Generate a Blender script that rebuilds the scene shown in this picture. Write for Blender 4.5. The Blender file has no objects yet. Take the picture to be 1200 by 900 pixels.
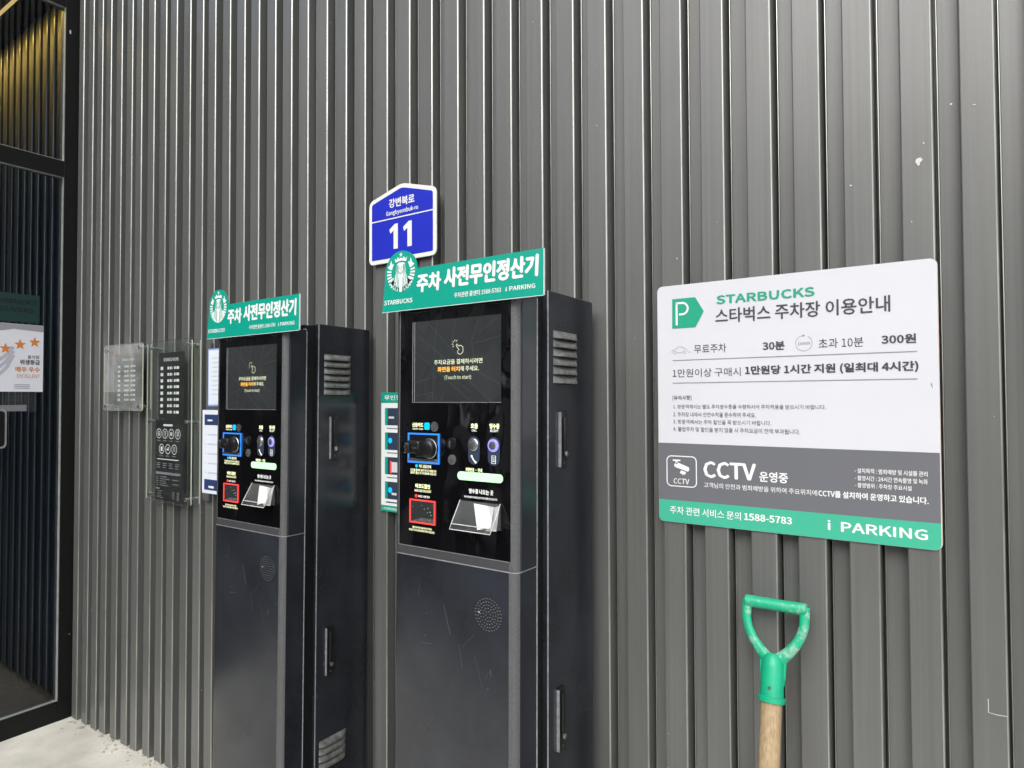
import bpy, bmesh, math, random
from mathutils import Vector, Matrix
R = math.radians
random.seed(7)
scn = bpy.context.scene
COL = scn.collection

# ------------------------------------------------------------------ camera
cam_d = bpy.data.cameras.new("camera")
cam_d.sensor_width = 36.0
cam_d.lens = 22.5
cam_d.clip_start = 0.02
cam_d.clip_end = 500
cam = bpy.data.objects.new("camera", cam_d)
COL.objects.link(cam)
cam.matrix_world = Matrix((
    (0.82611963, 0.01614688, 0.56326338, 0.0),
    (0.56348191, -0.01691885, -0.82595513, -1.37),
    (-0.00380683, 0.99972648, -0.02307547, 1.5),
    (0, 0, 0, 1)))
scn.camera = cam

# ------------------------------------------------------------------ sky, sun, exposure
SUN_EL, SUN_AZ = R(42), R(170)        # azimuth measured clockwise from +Y
world = bpy.data.worlds.new("World")
scn.world = world
world.use_nodes = True
wn = world.node_tree.nodes
wl = world.node_tree.links
bg = wn["Background"]
sky = wn.new("ShaderNodeTexSky")
sky.sky_type = 'NISHITA'
sky.sun_disc = False
sky.sun_elevation = SUN_EL
sky.sun_rotation = SUN_AZ
sky.air_density = 1.0
sky.dust_density = 3.0
hsv = wn.new("ShaderNodeHueSaturation")
hsv.inputs['Saturation'].default_value = 0.22      # thin overcast
wl.new(sky.outputs[0], hsv.inputs['Color'])
wl.new(hsv.outputs[0], bg.inputs['Color'])
bg.inputs['Strength'].default_value = 0.15
sun_d = bpy.data.lights.new("sun", 'SUN')
sun_d.energy = 0.8
sun_d.angle = R(55)
sun_d.color = (1.0, 0.96, 0.9)
sun = bpy.data.objects.new("sun", sun_d)
COL.objects.link(sun)
sdir = Vector((math.sin(SUN_AZ) * math.cos(SUN_EL), math.cos(SUN_AZ) * math.cos(SUN_EL), math.sin(SUN_EL)))
sun.rotation_euler = sdir.to_track_quat('Z', 'Y').to_euler()
sun.location = sdir * 20
scn.view_settings.view_transform = 'Standard'
scn.view_settings.look = 'None'
scn.view_settings.exposure = 0.78
scn.view_settings.gamma = 1.0
scn.cycles.max_bounces = 10
scn.cycles.transparent_max_bounces = 24

# ------------------------------------------------------------------ materials
def mat(name, col, rough=0.5, metal=0.0, spec=0.5, emit=None, estr=1.0, noise=0.0, nscale=20.0,
        bump=0.0, bscale=200.0, specks=0.0, speckcol=(0.55, 0.55, 0.5), speckscale=60.0, coat=0.0,
        wave=0.0, wscale=5.0, stretch=(1, 1, 1), alpha=1.0, rvar=0.0):
    m = bpy.data.materials.new(name)
    m.use_nodes = True
    nt = m.node_tree
    N, L = nt.nodes, nt.links
    b = N["Principled BSDF"]
    b.inputs['Base Color'].default_value = (*col, 1)
    b.inputs['Roughness'].default_value = rough
    b.inputs['Metallic'].default_value = metal
    b.inputs['Specular IOR Level'].default_value = spec
    b.inputs['Coat Weight'].default_value = coat
    b.inputs['Coat Roughness'].default_value = 0.14 if coat < 0.95 else 0.03
    b.inputs['Alpha'].default_value = alpha
    if emit:
        b.inputs['Emission Color'].default_value = (*emit, 1)
        b.inputs['Emission Strength'].default_value = estr
    if noise or bump or specks or wave or rvar:
        tc = N.new("ShaderNodeTexCoord")
        mp = N.new("ShaderNodeMapping")
        mp.inputs['Scale'].default_value = stretch
        L.new(tc.outputs['Object'], mp.inputs['Vector'])
        vec = mp.outputs['Vector']
    colsock = None
    if noise:
        n1 = N.new("ShaderNodeTexNoise")
        n1.inputs['Scale'].default_value = nscale
        n1.inputs['Detail'].default_value = 8
        n1.inputs['Roughness'].default_value = 0.62
        L.new(vec, n1.inputs['Vector'])
        mr = N.new("ShaderNodeMapRange")
        mr.inputs['From Min'].default_value = 0.3
        mr.inputs['From Max'].default_value = 0.7
        mr.inputs['To Min'].default_value = 1 - noise
        mr.inputs['To Max'].default_value = 1 + noise
        L.new(n1.outputs['Fac'], mr.inputs['Value'])
        mx = N.new("ShaderNodeMix")
        mx.data_type = 'RGBA'
        mx.blend_type = 'MULTIPLY'
        mx.inputs['Factor'].default_value = 1
        mx.inputs['A'].default_value = (*col, 1)
        L.new(mr.outputs['Result'], mx.inputs['B'])
        colsock = mx.outputs['Result']
    if rvar:
        n3 = N.new("ShaderNodeTexNoise")
        n3.inputs['Scale'].default_value = 7
        n3.inputs['Detail'].default_value = 6
        L.new(vec, n3.inputs['Vector'])
        m3 = N.new("ShaderNodeMapRange")
        m3.inputs['From Min'].default_value = 0.3
        m3.inputs['From Max'].default_value = 0.7
        m3.inputs['To Min'].default_value = max(0.01, rough - rvar)
        m3.inputs['To Max'].default_value = rough + rvar
        L.new(n3.outputs['Fac'], m3.inputs['Value'])
        L.new(m3.outputs['Result'], b.inputs['Roughness'])
    if specks:
        # tiny paint flecks and dust: voronoi cells, only some of them filled
        vo = N.new("ShaderNodeTexVoronoi")
        vo.inputs['Scale'].default_value = speckscale
        L.new(tc.outputs['Object'], vo.inputs['Vector'])
        lt = N.new("ShaderNodeMath"); lt.operation = 'LESS_THAN'
        sep = N.new("ShaderNodeSeparateColor")
        L.new(vo.outputs['Color'], sep.inputs[0])
        sz = N.new("ShaderNodeMath"); sz.operation = 'MULTIPLY'
        sz.inputs[1].default_value = 0.11
        L.new(sep.outputs[1], sz.inputs[0])
        L.new(vo.outputs['Distance'], lt.inputs[0])
        L.new(sz.outputs[0], lt.inputs[1])
        gt = N.new("ShaderNodeMath"); gt.operation = 'LESS_THAN'
        gt.inputs[1].default_value = specks
        L.new(sep.outputs[0], gt.inputs[0])
        mu = N.new("ShaderNodeMath"); mu.operation = 'MULTIPLY'
        L.new(lt.outputs[0], mu.inputs[0]); L.new(gt.outputs[0], mu.inputs[1])
        mx2 = N.new("ShaderNodeMix"); mx2.data_type = 'RGBA'
        L.new(mu.outputs[0], mx2.inputs['Factor'])
        if colsock: L.new(colsock, mx2.inputs['A'])
        else: mx2.inputs['A'].default_value = (*col, 1)
        mx2.inputs['B'].default_value = (*speckcol, 1)
        colsock = mx2.outputs['Result']
    if colsock: L.new(colsock, b.inputs['Base Color'])
    nrm = None
    if bump:
        n2 = N.new("ShaderNodeTexNoise")
        n2.inputs['Scale'].default_value = bscale
        n2.inputs['Detail'].default_value = 4
        L.new(vec, n2.inputs['Vector'])
        bp = N.new("ShaderNodeBump")
        bp.inputs['Strength'].default_value = bump
        bp.inputs['Distance'].default_value = 0.002
        L.new(n2.outputs['Fac'], bp.inputs['Height'])
        nrm = bp.outputs['Normal']
    if wave:
        n4 = N.new("ShaderNodeTexNoise")
        n4.inputs['Scale'].default_value = wscale
        n4.inputs['Detail'].default_value = 1.5
        L.new(vec, n4.inputs['Vector'])
        b4 = N.new("ShaderNodeBump")
        b4.inputs['Strength'].default_value = wave
        b4.inputs['Distance'].default_value = 0.02
        L.new(n4.outputs['Fac'], b4.inputs['Height'])
        if nrm: L.new(nrm, b4.inputs['Normal'])
        nrm = b4.outputs['Normal']
    if nrm: L.new(nrm, b.inputs['Normal'])
    return m

def glass_mat(name, tint=(0.95, 0.97, 0.96), haze=0.0, rough=0.02, refl=1.0, wave=0.0):
    """thin clear sheet: fresnel reflection over transparency, a little diffuse white haze"""
    m = bpy.data.materials.new(name)
    m.use_nodes = True
    N, L = m.node_tree.nodes, m.node_tree.links
    N.clear()
    out = N.new("ShaderNodeOutputMaterial")
    tr = N.new("ShaderNodeBsdfTransparent"); tr.inputs[0].default_value = (*tint, 1)
    gl = N.new("ShaderNodeBsdfGlossy"); gl.inputs['Roughness'].default_value = rough
    df = N.new("ShaderNodeBsdfDiffuse"); df.inputs[0].default_value = (0.75, 0.77, 0.75, 1)
    lw = N.new("ShaderNodeLayerWeight"); lw.inputs['Blend'].default_value = 0.5
    pw = N.new("ShaderNodeMath"); pw.operation = 'POWER'; pw.inputs[1].default_value = 5.0
    L.new(lw.outputs['Facing'], pw.inputs[0])
    mf = N.new("ShaderNodeMath"); mf.operation = 'MULTIPLY_ADD'
    mf.inputs[1].default_value = 0.9 * refl; mf.inputs[2].default_value = 0.04 * refl
    mf.use_clamp = True
    L.new(pw.outputs[0], mf.inputs[0])
    if wave:
        tc = N.new("ShaderNodeTexCoord")
        n4 = N.new("ShaderNodeTexNoise"); n4.inputs['Scale'].default_value = 4
        L.new(tc.outputs['Object'], n4.inputs['Vector'])
        b4 = N.new("ShaderNodeBump"); b4.inputs['Strength'].default_value = wave; b4.inputs['Distance'].default_value = 0.02
        L.new(n4.outputs['Fac'], b4.inputs['Height'])
        L.new(b4.outputs['Normal'], gl.inputs['Normal'])
    m1 = N.new("ShaderNodeMixShader"); m1.inputs[0].default_value = haze
    L.new(tr.outputs[0], m1.inputs[1]); L.new(df.outputs[0], m1.inputs[2])
    if haze:
        tc2 = N.new("ShaderNodeTexCoord")
        nh = N.new("ShaderNodeTexNoise"); nh.inputs['Scale'].default_value = 9; nh.inputs['Detail'].default_value = 7
        L.new(tc2.outputs['Object'], nh.inputs['Vector'])
        mh = N.new("ShaderNodeMapRange")
        mh.inputs['From Min'].default_value = 0.25; mh.inputs['From Max'].default_value = 0.8
        mh.inputs['To Min'].default_value = haze * 0.3; mh.inputs['To Max'].default_value = haze * 2
        L.new(nh.outputs['Fac'], mh.inputs['Value'])
        L.new(mh.outputs['Result'], m1.inputs[0])
    m2 = N.new("ShaderNodeMixShader")
    L.new(mf.outputs[0], m2.inputs[0]); L.new(m1.outputs[0], m2.inputs[1]); L.new(gl.outputs[0], m2.inputs[2])
    L.new(m2.outputs[0], out.inputs[0])
    return m

M = {}
M['wall'] = mat('grey_wall_paint', (0.108, 0.111, 0.107), 0.42, spec=0.8, noise=0.10, nscale=12, bump=0.10, bscale=420,
                specks=0.012, speckscale=38, rvar=0.05, stretch=(1, 1, 0.16), coat=0.12)
def cladding_variation(m):
    N, L = m.node_tree.nodes, m.node_tree.links
    b = N["Principled BSDF"]
    src = b.inputs['Base Color'].links[0].from_socket
    oi = N.new("ShaderNodeObjectInfo")
    mr = N.new("ShaderNodeMapRange"); mr.inputs['To Min'].default_value = 0.90; mr.inputs['To Max'].default_value = 1.08
    L.new(oi.outputs['Random'], mr.inputs['Value'])
    tc = N.new("ShaderNodeTexCoord"); mp = N.new("ShaderNodeMapping"); mp.inputs['Scale'].default_value = (150, 20, 0.7)
    n = N.new("ShaderNodeTexNoise"); n.inputs['Scale'].default_value = 1.0; n.inputs['Detail'].default_value = 5
    L.new(tc.outputs['Object'], mp.inputs[0]); L.new(mp.outputs[0], n.inputs['Vector'])
    m2 = N.new("ShaderNodeMapRange"); m2.inputs['From Min'].default_value = 0.35; m2.inputs['From Max'].default_value = 0.75
    m2.inputs['To Min'].default_value = 0.93; m2.inputs['To Max'].default_value = 1.13
    L.new(n.outputs['Fac'], m2.inputs['Value'])
    mu = N.new("ShaderNodeMath"); mu.operation = 'MULTIPLY'
    L.new(mr.outputs[0], mu.inputs[0]); L.new(m2.outputs[0], mu.inputs[1])
    mx = N.new("ShaderNodeMix"); mx.data_type = 'RGBA'; mx.blend_type = 'MULTIPLY'; mx.inputs['Factor'].default_value = 1
    L.new(src, mx.inputs['A']); L.new(mu.outputs[0], mx.inputs['B'])
    L.new(mx.outputs['Result'], b.inputs['Base Color'])
cladding_variation(M['wall'])
M['foldlight'] = mat('painted_fold_highlight', (0.40, 0.41, 0.38), 0.3, metal=0.75, noise=0.25, nscale=30, stretch=(1, 1, 0.2))  # bright line of sky light painted along the rib folds
M['vest'] = mat('dark_vestibule_paint', (0.06, 0.062, 0.066), 0.4, spec=0.6, noise=0.08, nscale=9)
M['frame'] = mat('black_frame_paint', (0.006, 0.007, 0.006), 0.6, spec=0.25, noise=0.2, nscale=15, specks=0.02, speckscale=40)
M['alu'] = mat('grey_frame_edge', (0.32, 0.33, 0.31), 0.45, noise=0.2, nscale=25, specks=0.02, speckscale=60)
M['concrete'] = mat('pale_concrete', (0.68, 0.66, 0.59), 0.85, noise=0.24, nscale=3.2, bump=0.6, bscale=60, specks=0.10,
                    speckcol=(0.2, 0.19, 0.17), speckscale=70)
M['debris'] = mat('cement_debris', (0.50, 0.47, 0.40), 0.9, noise=0.25, nscale=30, bump=0.6, bscale=120)
M['mat'] = mat('brown_door_mat', (0.22, 0.15, 0.095), 0.95, noise=0.3, nscale=50)
M['kiosk'] = mat('navy_black_powder_coat', (0.021, 0.024, 0.031), 0.23, spec=0.6, noise=0.38, nscale=6, bump=0.05, bscale=500,
                 specks=0.010, speckscale=42, rvar=0.06)
M['kioskdk'] = mat('black_seam_paint', (0.006, 0.007, 0.008), 0.5, specks=0.015, speckscale=42)
M['trim'] = mat('textured_grey_trim', (0.045, 0.046, 0.050), 0.55, spec=0.6, bump=0.8, bscale=600, noise=0.25, nscale=300)
M['scratch'] = mat('pale_scratch', (0.13, 0.13, 0.14), 0.5)
M['cornerlight'] = mat('painted_corner_highlight', (0.12, 0.122, 0.128), 0.3, metal=0.35, spec=0.7, bump=1.0, bscale=700, noise=0.35, nscale=400)  # lighter colour stands in for sky light on the rounded corner
M['edge'] = mat('painted_edge_highlight', (0.55, 0.56, 0.60), 0.35, metal=0.6, noise=0.25, nscale=80)  # kiosk edge highlights put into a pale metal colour
M['louvre'] = mat('dusty_louvre_metal', (0.26, 0.262, 0.25), 0.34, noise=0.5, nscale=60, spec=0.8, metal=0.5)
M['acryl'] = mat('black_acrylic', (0.004, 0.004, 0.005), 0.05, spec=1.0, wave=2.6, wscale=5, stretch=(1.4, 1, 0.6))
M['screen'] = mat('screen_glass', (0.012, 0.013, 0.014), 0.07, spec=1.0, emit=(0.9, 1.0, 1.0), estr=0.016, wave=1.2, wscale=4, noise=0.5, nscale=9)
M['screenline'] = mat('faint_screen_mark', (0.03, 0.03, 0.03), 0.3, emit=(0.8, 0.9, 0.85), estr=0.045)
M['chrome'] = mat('satin_chrome', (0.55, 0.56, 0.57), 0.25, metal=0.9, noise=0.2, nscale=60)
M['rubber'] = mat('black_plastic', (0.010, 0.010, 0.011), 0.3)
M['greyplastic'] = mat('grey_plastic', (0.09, 0.09, 0.09), 0.35)
M['teal'] = mat('teal_green_vinyl', (0.0, 0.335, 0.245), 0.42, noise=0.03, nscale=4)
M['sgreen'] = mat('sign_green_print', (0.055, 0.44, 0.29), 0.4, noise=0.03, nscale=4)
M['lgreen'] = mat('logo_green_print', (0.015, 0.34, 0.21), 0.4)
M['white'] = mat('white_print', (0.82, 0.84, 0.84), 0.45)
M['board'] = mat('white_board', (0.63, 0.64, 0.685), 0.6, spec=0.2, noise=0.02, nscale=6, specks=0.004, speckcol=(0.3, 0.3, 0.32), speckscale=50)
M['boardedge'] = mat('board_edge_cream', (0.62, 0.50, 0.42), 0.5)
M['grey'] = mat('slate_grey_print', (0.145, 0.150, 0.168), 0.4, noise=0.03, nscale=6)
M['ink'] = mat('dark_grey_ink', (0.055, 0.055, 0.065), 0.5)
M['inklight'] = mat('light_grey_ink', (0.23, 0.23, 0.26), 0.5)
M['blue'] = mat('street_plate_blue', (0.020, 0.032, 0.50), 0.28, noise=0.03, nscale=6)
M['platewhite'] = mat('plate_white', (0.80, 0.81, 0.76), 0.4)
M['ledblue'] = mat('blue_led_frame', (0.01, 0.08, 0.4), 0.4, emit=(0.03, 0.22, 0.75), estr=0.75)
M['ledcyan'] = mat('cyan_led', (0.0, 0.2, 0.5), 0.4, emit=(0.0, 0.36, 0.9), estr=0.9)
M['ledred'] = mat('red_led_frame', (0.4, 0.02, 0.02), 0.4, emit=(0.72, 0.05, 0.04), estr=0.85)
M['ledgreen'] = mat('green_led_bar', (0.3, 0.5, 0.3), 0.4, emit=(0.36, 0.80, 0.40), estr=0.75)
M['ledtext'] = mat('lit_cream_lettering', (0.4, 0.4, 0.3), 0.5, emit=(0.80, 0.82, 0.46), estr=0.85)
M['ledwhite'] = mat('lit_white_lettering', (0.4, 0.4, 0.4), 0.5, emit=(0.80, 0.82, 0.78), estr=0.8)
M['scrtext'] = mat('screen_cream_text', (0.1, 0.1, 0.1), 0.4, emit=(0.60, 0.66, 0.44), estr=0.9)
M['scrorange'] = mat('screen_orange_text', (0.1, 0.05, 0), 0.4, emit=(0.90, 0.42, 0.06), estr=1.0)
M['violet'] = mat('violet_lit_ring', (0.1, 0.1, 0.4), 0.3, emit=(0.30, 0.28, 0.80), estr=0.7)
M['slateblue'] = mat('slate_blue_print', (0.035, 0.05, 0.085), 0.35)
M['paper'] = mat('receipt_paper', (0.72, 0.72, 0.70), 0.7, noise=0.05, nscale=30)
M['notice'] = mat('white_notice_paper', (0.74, 0.79, 0.88), 0.5, noise=0.03, nscale=10)
M['inkfaint'] = mat('faint_ink', (0.55, 0.60, 0.70), 0.5)
M['navyprint'] = mat('navy_print', (0.022, 0.045, 0.14), 0.5)
M['noticeblue'] = mat('pale_blue_border', (0.22, 0.38, 0.75), 0.5)
M['posterdk'] = mat('black_poster', (0.010, 0.011, 0.012), 0.4)
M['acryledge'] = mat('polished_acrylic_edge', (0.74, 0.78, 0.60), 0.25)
M['clear'] = glass_mat('clear_acrylic', (0.95, 0.97, 0.96), haze=0.012, refl=0.55)
M['clearhaze'] = glass_mat('hazy_acrylic', (0.92, 0.94, 0.93), haze=0.15, refl=1.0)
M['chute'] = glass_mat('chute_acrylic', (0.85, 0.87, 0.88), haze=0.10, refl=1.2)
M['shopglass'] = glass_mat('shop_glass', (0.62, 0.68, 0.74), haze=0.0, refl=0.9, wave=0.01)
M['orange'] = mat('orange_print', (0.72, 0.25, 0.05), 0.5)
M['postgrey'] = mat('poster_grey_print', (0.34, 0.34, 0.38), 0.45)
M['postwhite'] = mat('poster_white_print', (0.82, 0.83, 0.90), 0.45)
M['dkteal'] = mat('dark_teal_print', (0.010, 0.045, 0.040), 0.4)
M['interior'] = mat('dark_interior', (0.02, 0.02, 0.02), 0.8)
M['facade'] = mat('dark_facade_panel', (0.05, 0.052, 0.05), 0.5, noise=0.1)
M['fleck'] = mat('white_paint_fleck', (0.62, 0.62, 0.58), 0.7)
M['sgrip'] = mat('green_grip_plastic', (0.008, 0.40, 0.215), 0.38, noise=0.08, nscale=20)
def wood_mat():
    m = mat('pale_wood_shaft', (0.50, 0.35, 0.20), 0.55)
    N, L = m.node_tree.nodes, m.node_tree.links
    b = N["Principled BSDF"]
    tc = N.new("ShaderNodeTexCoord"); mp = N.new("ShaderNodeMapping")
    mp.inputs['Scale'].default_value = (120, 120, 3)
    mp.inputs['Rotation'].default_value = (R(-15.7), R(-2.9), 0)
    n = N.new("ShaderNodeTexNoise"); n.inputs['Scale'].default_value = 2.5; n.inputs['Detail'].default_value = 6
    cr = N.new("ShaderNodeValToRGB")
    cr.color_ramp.elements[0].position = 0.3; cr.color_ramp.elements[0].color = (0.31, 0.215, 0.115, 1)
    cr.color_ramp.elements[1].position = 0.66; cr.color_ramp.elements[1].color = (0.46, 0.345, 0.205, 1)
    L.new(tc.outputs['Object'], mp.inputs[0]); L.new(mp.outputs[0], n.inputs['Vector'])
    L.new(n.outputs['Fac'], cr.inputs[0]); L.new(cr.outputs[0], b.inputs['Base Color'])
    return m
M['wood'] = wood_mat()
def grip_wear(m):
    N, L = m.node_tree.nodes, m.node_tree.links
    b = N["Principled BSDF"]
    src = b.inputs['Base Color'].links[0].from_socket
    tc = N.new("ShaderNodeTexCoord")
    n = N.new("ShaderNodeTexNoise"); n.inputs['Scale'].default_value = 38; n.inputs['Detail'].default_value = 8
    n.inputs['Roughness'].default_value = 0.75
    L.new(tc.outputs['Object'], n.inputs['Vector'])
    r = N.new("ShaderNodeMapRange"); r.inputs['From Min'].default_value = 0.50; r.inputs['From Max'].default_value = 0.62
    L.new(n.outputs['Fac'], r.inputs['Value'])
    mu = N.new("ShaderNodeMath"); mu.operation = 'MULTIPLY'; mu.inputs[1].default_value = 0.75
    L.new(r.outputs[0], mu.inputs[0])
    mx = N.new("ShaderNodeMix"); mx.data_type = 'RGBA'
    L.new(mu.outputs[0], mx.inputs['Factor']); L.new(src, mx.inputs['A'])
    mx.inputs['B'].default_value = (0.42, 0.50, 0.44, 1)
    L.new(mx.outputs['Result'], b.inputs['Base Color'])
    return m
M['sgripworn'] = grip_wear(mat('scuffed_green_grip', (0.008, 0.40, 0.215), 0.42, noise=0.05))

# ------------------------------------------------------------------ object helpers
def thing(name, label, cat, loc=(0, 0, 0), group=None):
    o = bpy.data.objects.new(name, None)
    o.empty_display_size = 0.1
    o.location = loc
    COL.objects.link(o)
    o['label'] = label
    o['category'] = cat
    if group: o['group'] = group
    return o

def world_origin(o):
    v = Vector((0, 0, 0))
    while o is not None:
        v = v + o.location
        o = o.parent
    return v

class B:
    """collects shapes (in world coordinates of the place) and links them as one mesh object"""
    def __init__(s): s.bm = bmesh.new()
    def add(s, tmp):
        me = bpy.data.meshes.new('tmp'); tmp.to_mesh(me); tmp.free()
        s.bm.from_mesh(me); bpy.data.meshes.remove(me)
    def box(s, x0, x1, y0, y1, z0, z1, bev=0.0, seg=2):
        t = bmesh.new()
        vs = [t.verts.new((x, y, z)) for x in (x0, x1) for y in (y0, y1) for z in (z0, z1)]
        for f in ((0, 1, 3, 2), (4, 6, 7, 5), (0, 4, 5, 1), (2, 3, 7, 6), (0, 2, 6, 4), (1, 5, 7, 3)):
            t.faces.new([vs[i] for i in f])
        bmesh.ops.recalc_face_normals(t, faces=t.faces)
        if bev:
            bmesh.ops.bevel(t, geom=t.edges[:], offset=bev, segments=seg, affect='EDGES', profile=0.5)
        s.add(t); return s
    def prism(s, pts, y0, y1, bev=0.0, plane='xz'):
        """extrude a 2D outline; plane xz -> along y, plane xy -> along z, plane yz -> along x"""
        t = bmesh.new()
        def P(a, b, d):
            return {'xz': (a, d, b), 'xy': (a, b, d), 'yz': (d, a, b)}[plane]
        f0 = [t.verts.new(P(a, b, y0)) for a, b in pts]
        f1 = [t.verts.new(P(a, b, y1)) for a, b in pts]
        n = len(pts)
        t.faces.new(f0); t.faces.new(f1[::-1])
        for i in range(n):
            t.faces.new((f0[i], f1[i], f1[(i + 1) % n], f0[(i + 1) % n]))
        bmesh.ops.recalc_face_normals(t, faces=t.faces)
        if bev:
            ed = [e for e in t.edges if all(len(f.verts) > 4 or True for f in e.link_faces) and
                  (e.verts[0] in f0) == (e.verts[1] in f0)]
            bmesh.ops.bevel(t, geom=ed, offset=bev, segments=2, affect='EDGES')
        s.add(t); return s
    def flat(s, pts, y):
        """flat printed polygon in a plane parallel to the wall"""
        vs = [s.bm.verts.new((a, y, b)) for a, b in pts]
        f = s.bm.faces.new(vs)
        f.normal_update()
        if f.normal.y > 0: f.normal_flip()
        return s
    def flatrect(s, x0, x1, z0, z1, y):
        return s.flat([(x0, z0), (x1, z0), (x1, z1), (x0, z1)], y)
    def stroke(s, pts, w, y, closed=False):
        P = [Vector(p) for p in pts]
        n = len(P)
        L_, R_ = [], []
        for i in range(n):
            a = P[i - 1] if (i > 0 or closed) else P[i]
            b = P[(i + 1) % n] if (i < n - 1 or closed) else P[i]
            d = (b - a)
            d = d.normalized() if d.length > 1e-9 else Vector((1, 0))
            nn = Vector((-d.y, d.x)) * w / 2
            L_.append(P[i] + nn); R_.append(P[i] - nn)
        for i in range(n if closed else n - 1):
            j = (i + 1) % n
            s.flat([L_[i], L_[j], R_[j], R_[i]], y)
        return s
    def disc(s, cx, cz, rx, y, rz=None, n=24):
        rz = rz or rx
        return s.flat([(cx + rx * math.cos(2 * math.pi * i / n), cz + rz * math.sin(2 * math.pi * i / n)) for i in range(n)], y)
    def ring(s, cx, cz, r, w, y, n=24, a0=0, a1=2 * math.pi):
        closed = abs(a1 - a0 - 2 * math.pi) < 1e-6
        k = n if closed else n + 1
        return s.stroke([(cx + r * math.cos(a0 + (a1 - a0) * i / n), cz + r * math.sin(a0 + (a1 - a0) * i / n)) for i in range(k)], w, y, closed)
    def lathe(s, prof, axis='y', c=(0, 0, 0), n=24):
        """prof: (radius, along) pairs"""
        t = bmesh.new()
        rings = []
        for r, a in prof:
            rg = []
            for i in range(n):
                u, v = r * math.cos(2 * math.pi * i / n), r * math.sin(2 * math.pi * i / n)
                p = {'y': (u, a, v), 'z': (u, v, a), 'x': (a, u, v)}[axis]
                rg.append(t.verts.new((c[0] + p[0], c[1] + p[1], c[2] + p[2])))
            rings.append(rg)
        for k in range(len(rings) - 1):
            for i in range(n):
                t.faces.new((rings[k][i], rings[k][(i + 1) % n], rings[k + 1][(i + 1) % n], rings[k + 1][i]))
        t.faces.new(rings[0]); t.faces.new(rings[-1][::-1])
        bmesh.ops.remove_doubles(t, verts=t.verts, dist=1e-6)
        bmesh.ops.recalc_face_normals(t, faces=t.faces)
        s.add(t); return s
    def tube(s, pts, rad, n=12, flat=1.0):
        """swept tube through 3D points; rad may be a list; flat squeezes it along y"""
        t = bmesh.new()
        P = [Vector(p) for p in pts]
        rr = rad if isinstance(rad, (list, tuple)) else [rad] * len(P)
        rings = []
        for i, p in enumerate(P):
            d = (P[min(i + 1, len(P) - 1)] - P[max(i - 1, 0)]).normalized()
            up = Vector((0, 1, 0)) if abs(d.y) < 0.9 else Vector((1, 0, 0))
            a = d.cross(up).normalized(); b = d.cross(a).normalized()
            rings.append([t.verts.new(p + a * rr[i] * math.cos(2 * math.pi * k / n) + b * rr[i] * flat * math.sin(2 * math.pi * k / n)) for k in range(n)])
        for k in range(len(rings) - 1):
            for i in range(n):
                t.faces.new((rings[k][i], rings[k][(i + 1) % n], rings[k + 1][(i + 1) % n], rings[k + 1][i]))
        t.faces.new(rings[0]); t.faces.new(rings[-1][::-1])
        bmesh.ops.recalc_face_normals(t, faces=t.faces)
        s.add(t); return s
    def build(s, name, m, parent=None, smooth=False, origin=None, **props):
        me = bpy.data.meshes.new(name)
        off = world_origin(parent) if parent is not None else Vector((0, 0, 0))
        org = Vector(origin) if origin is not None else off
        bmesh.ops.translate(s.bm, verts=s.bm.verts, vec=-org)
        s.bm.to_mesh(me); s.bm.free()
        me.materials.append(M[m] if isinstance(m, str) else m)
        if smooth:
            for p in me.polygons: p.use_smooth = True
            try: me.set_sharp_from_angle(angle=R(40))
            except Exception: pass
        o = bpy.data.objects.new(name, me)
        COL.objects.link(o)
        if parent is not None: o.parent = parent
        o.location = org - off
        for k, v in props.items(): o[k] = v
        return o

FONTS = {}
def bundled_font(fn):
    """one of the typefaces that come with Blender itself; None falls back to the built-in one"""
    if fn not in FONTS:
        try:
            import os
            FONTS[fn] = bpy.data.fonts.load(os.path.join(bpy.utils.system_resource('DATAFILES'), 'fonts', fn))
        except Exception:
            FONTS[fn] = None
    return FONTS[fn]
GLYPHS = {}
def text_polys(body, res=2):
    if body in GLYPHS: return GLYPHS[body]
    c = bpy.data.curves.new('t', 'FONT')
    c.body = body
    c.resolution_u = res
    f_ = bundled_font('Noto Sans CJK Regular.woff2')
    if f_: c.font = f_
    o = bpy.data.objects.new('t', c)
    COL.objects.link(o)
    dg = bpy.context.evaluated_depsgraph_get()
    me = bpy.data.meshes.new_from_object(o.evaluated_get(dg))
    vs = [(v.co.x, v.co.y) for v in me.vertices]
    fs = [tuple(p.vertices) for p in me.polygons]
    bpy.data.objects.remove(o); bpy.data.curves.remove(c); bpy.data.meshes.remove(me)
    GLYPHS[body] = (vs, fs)
    return vs, fs

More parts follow.
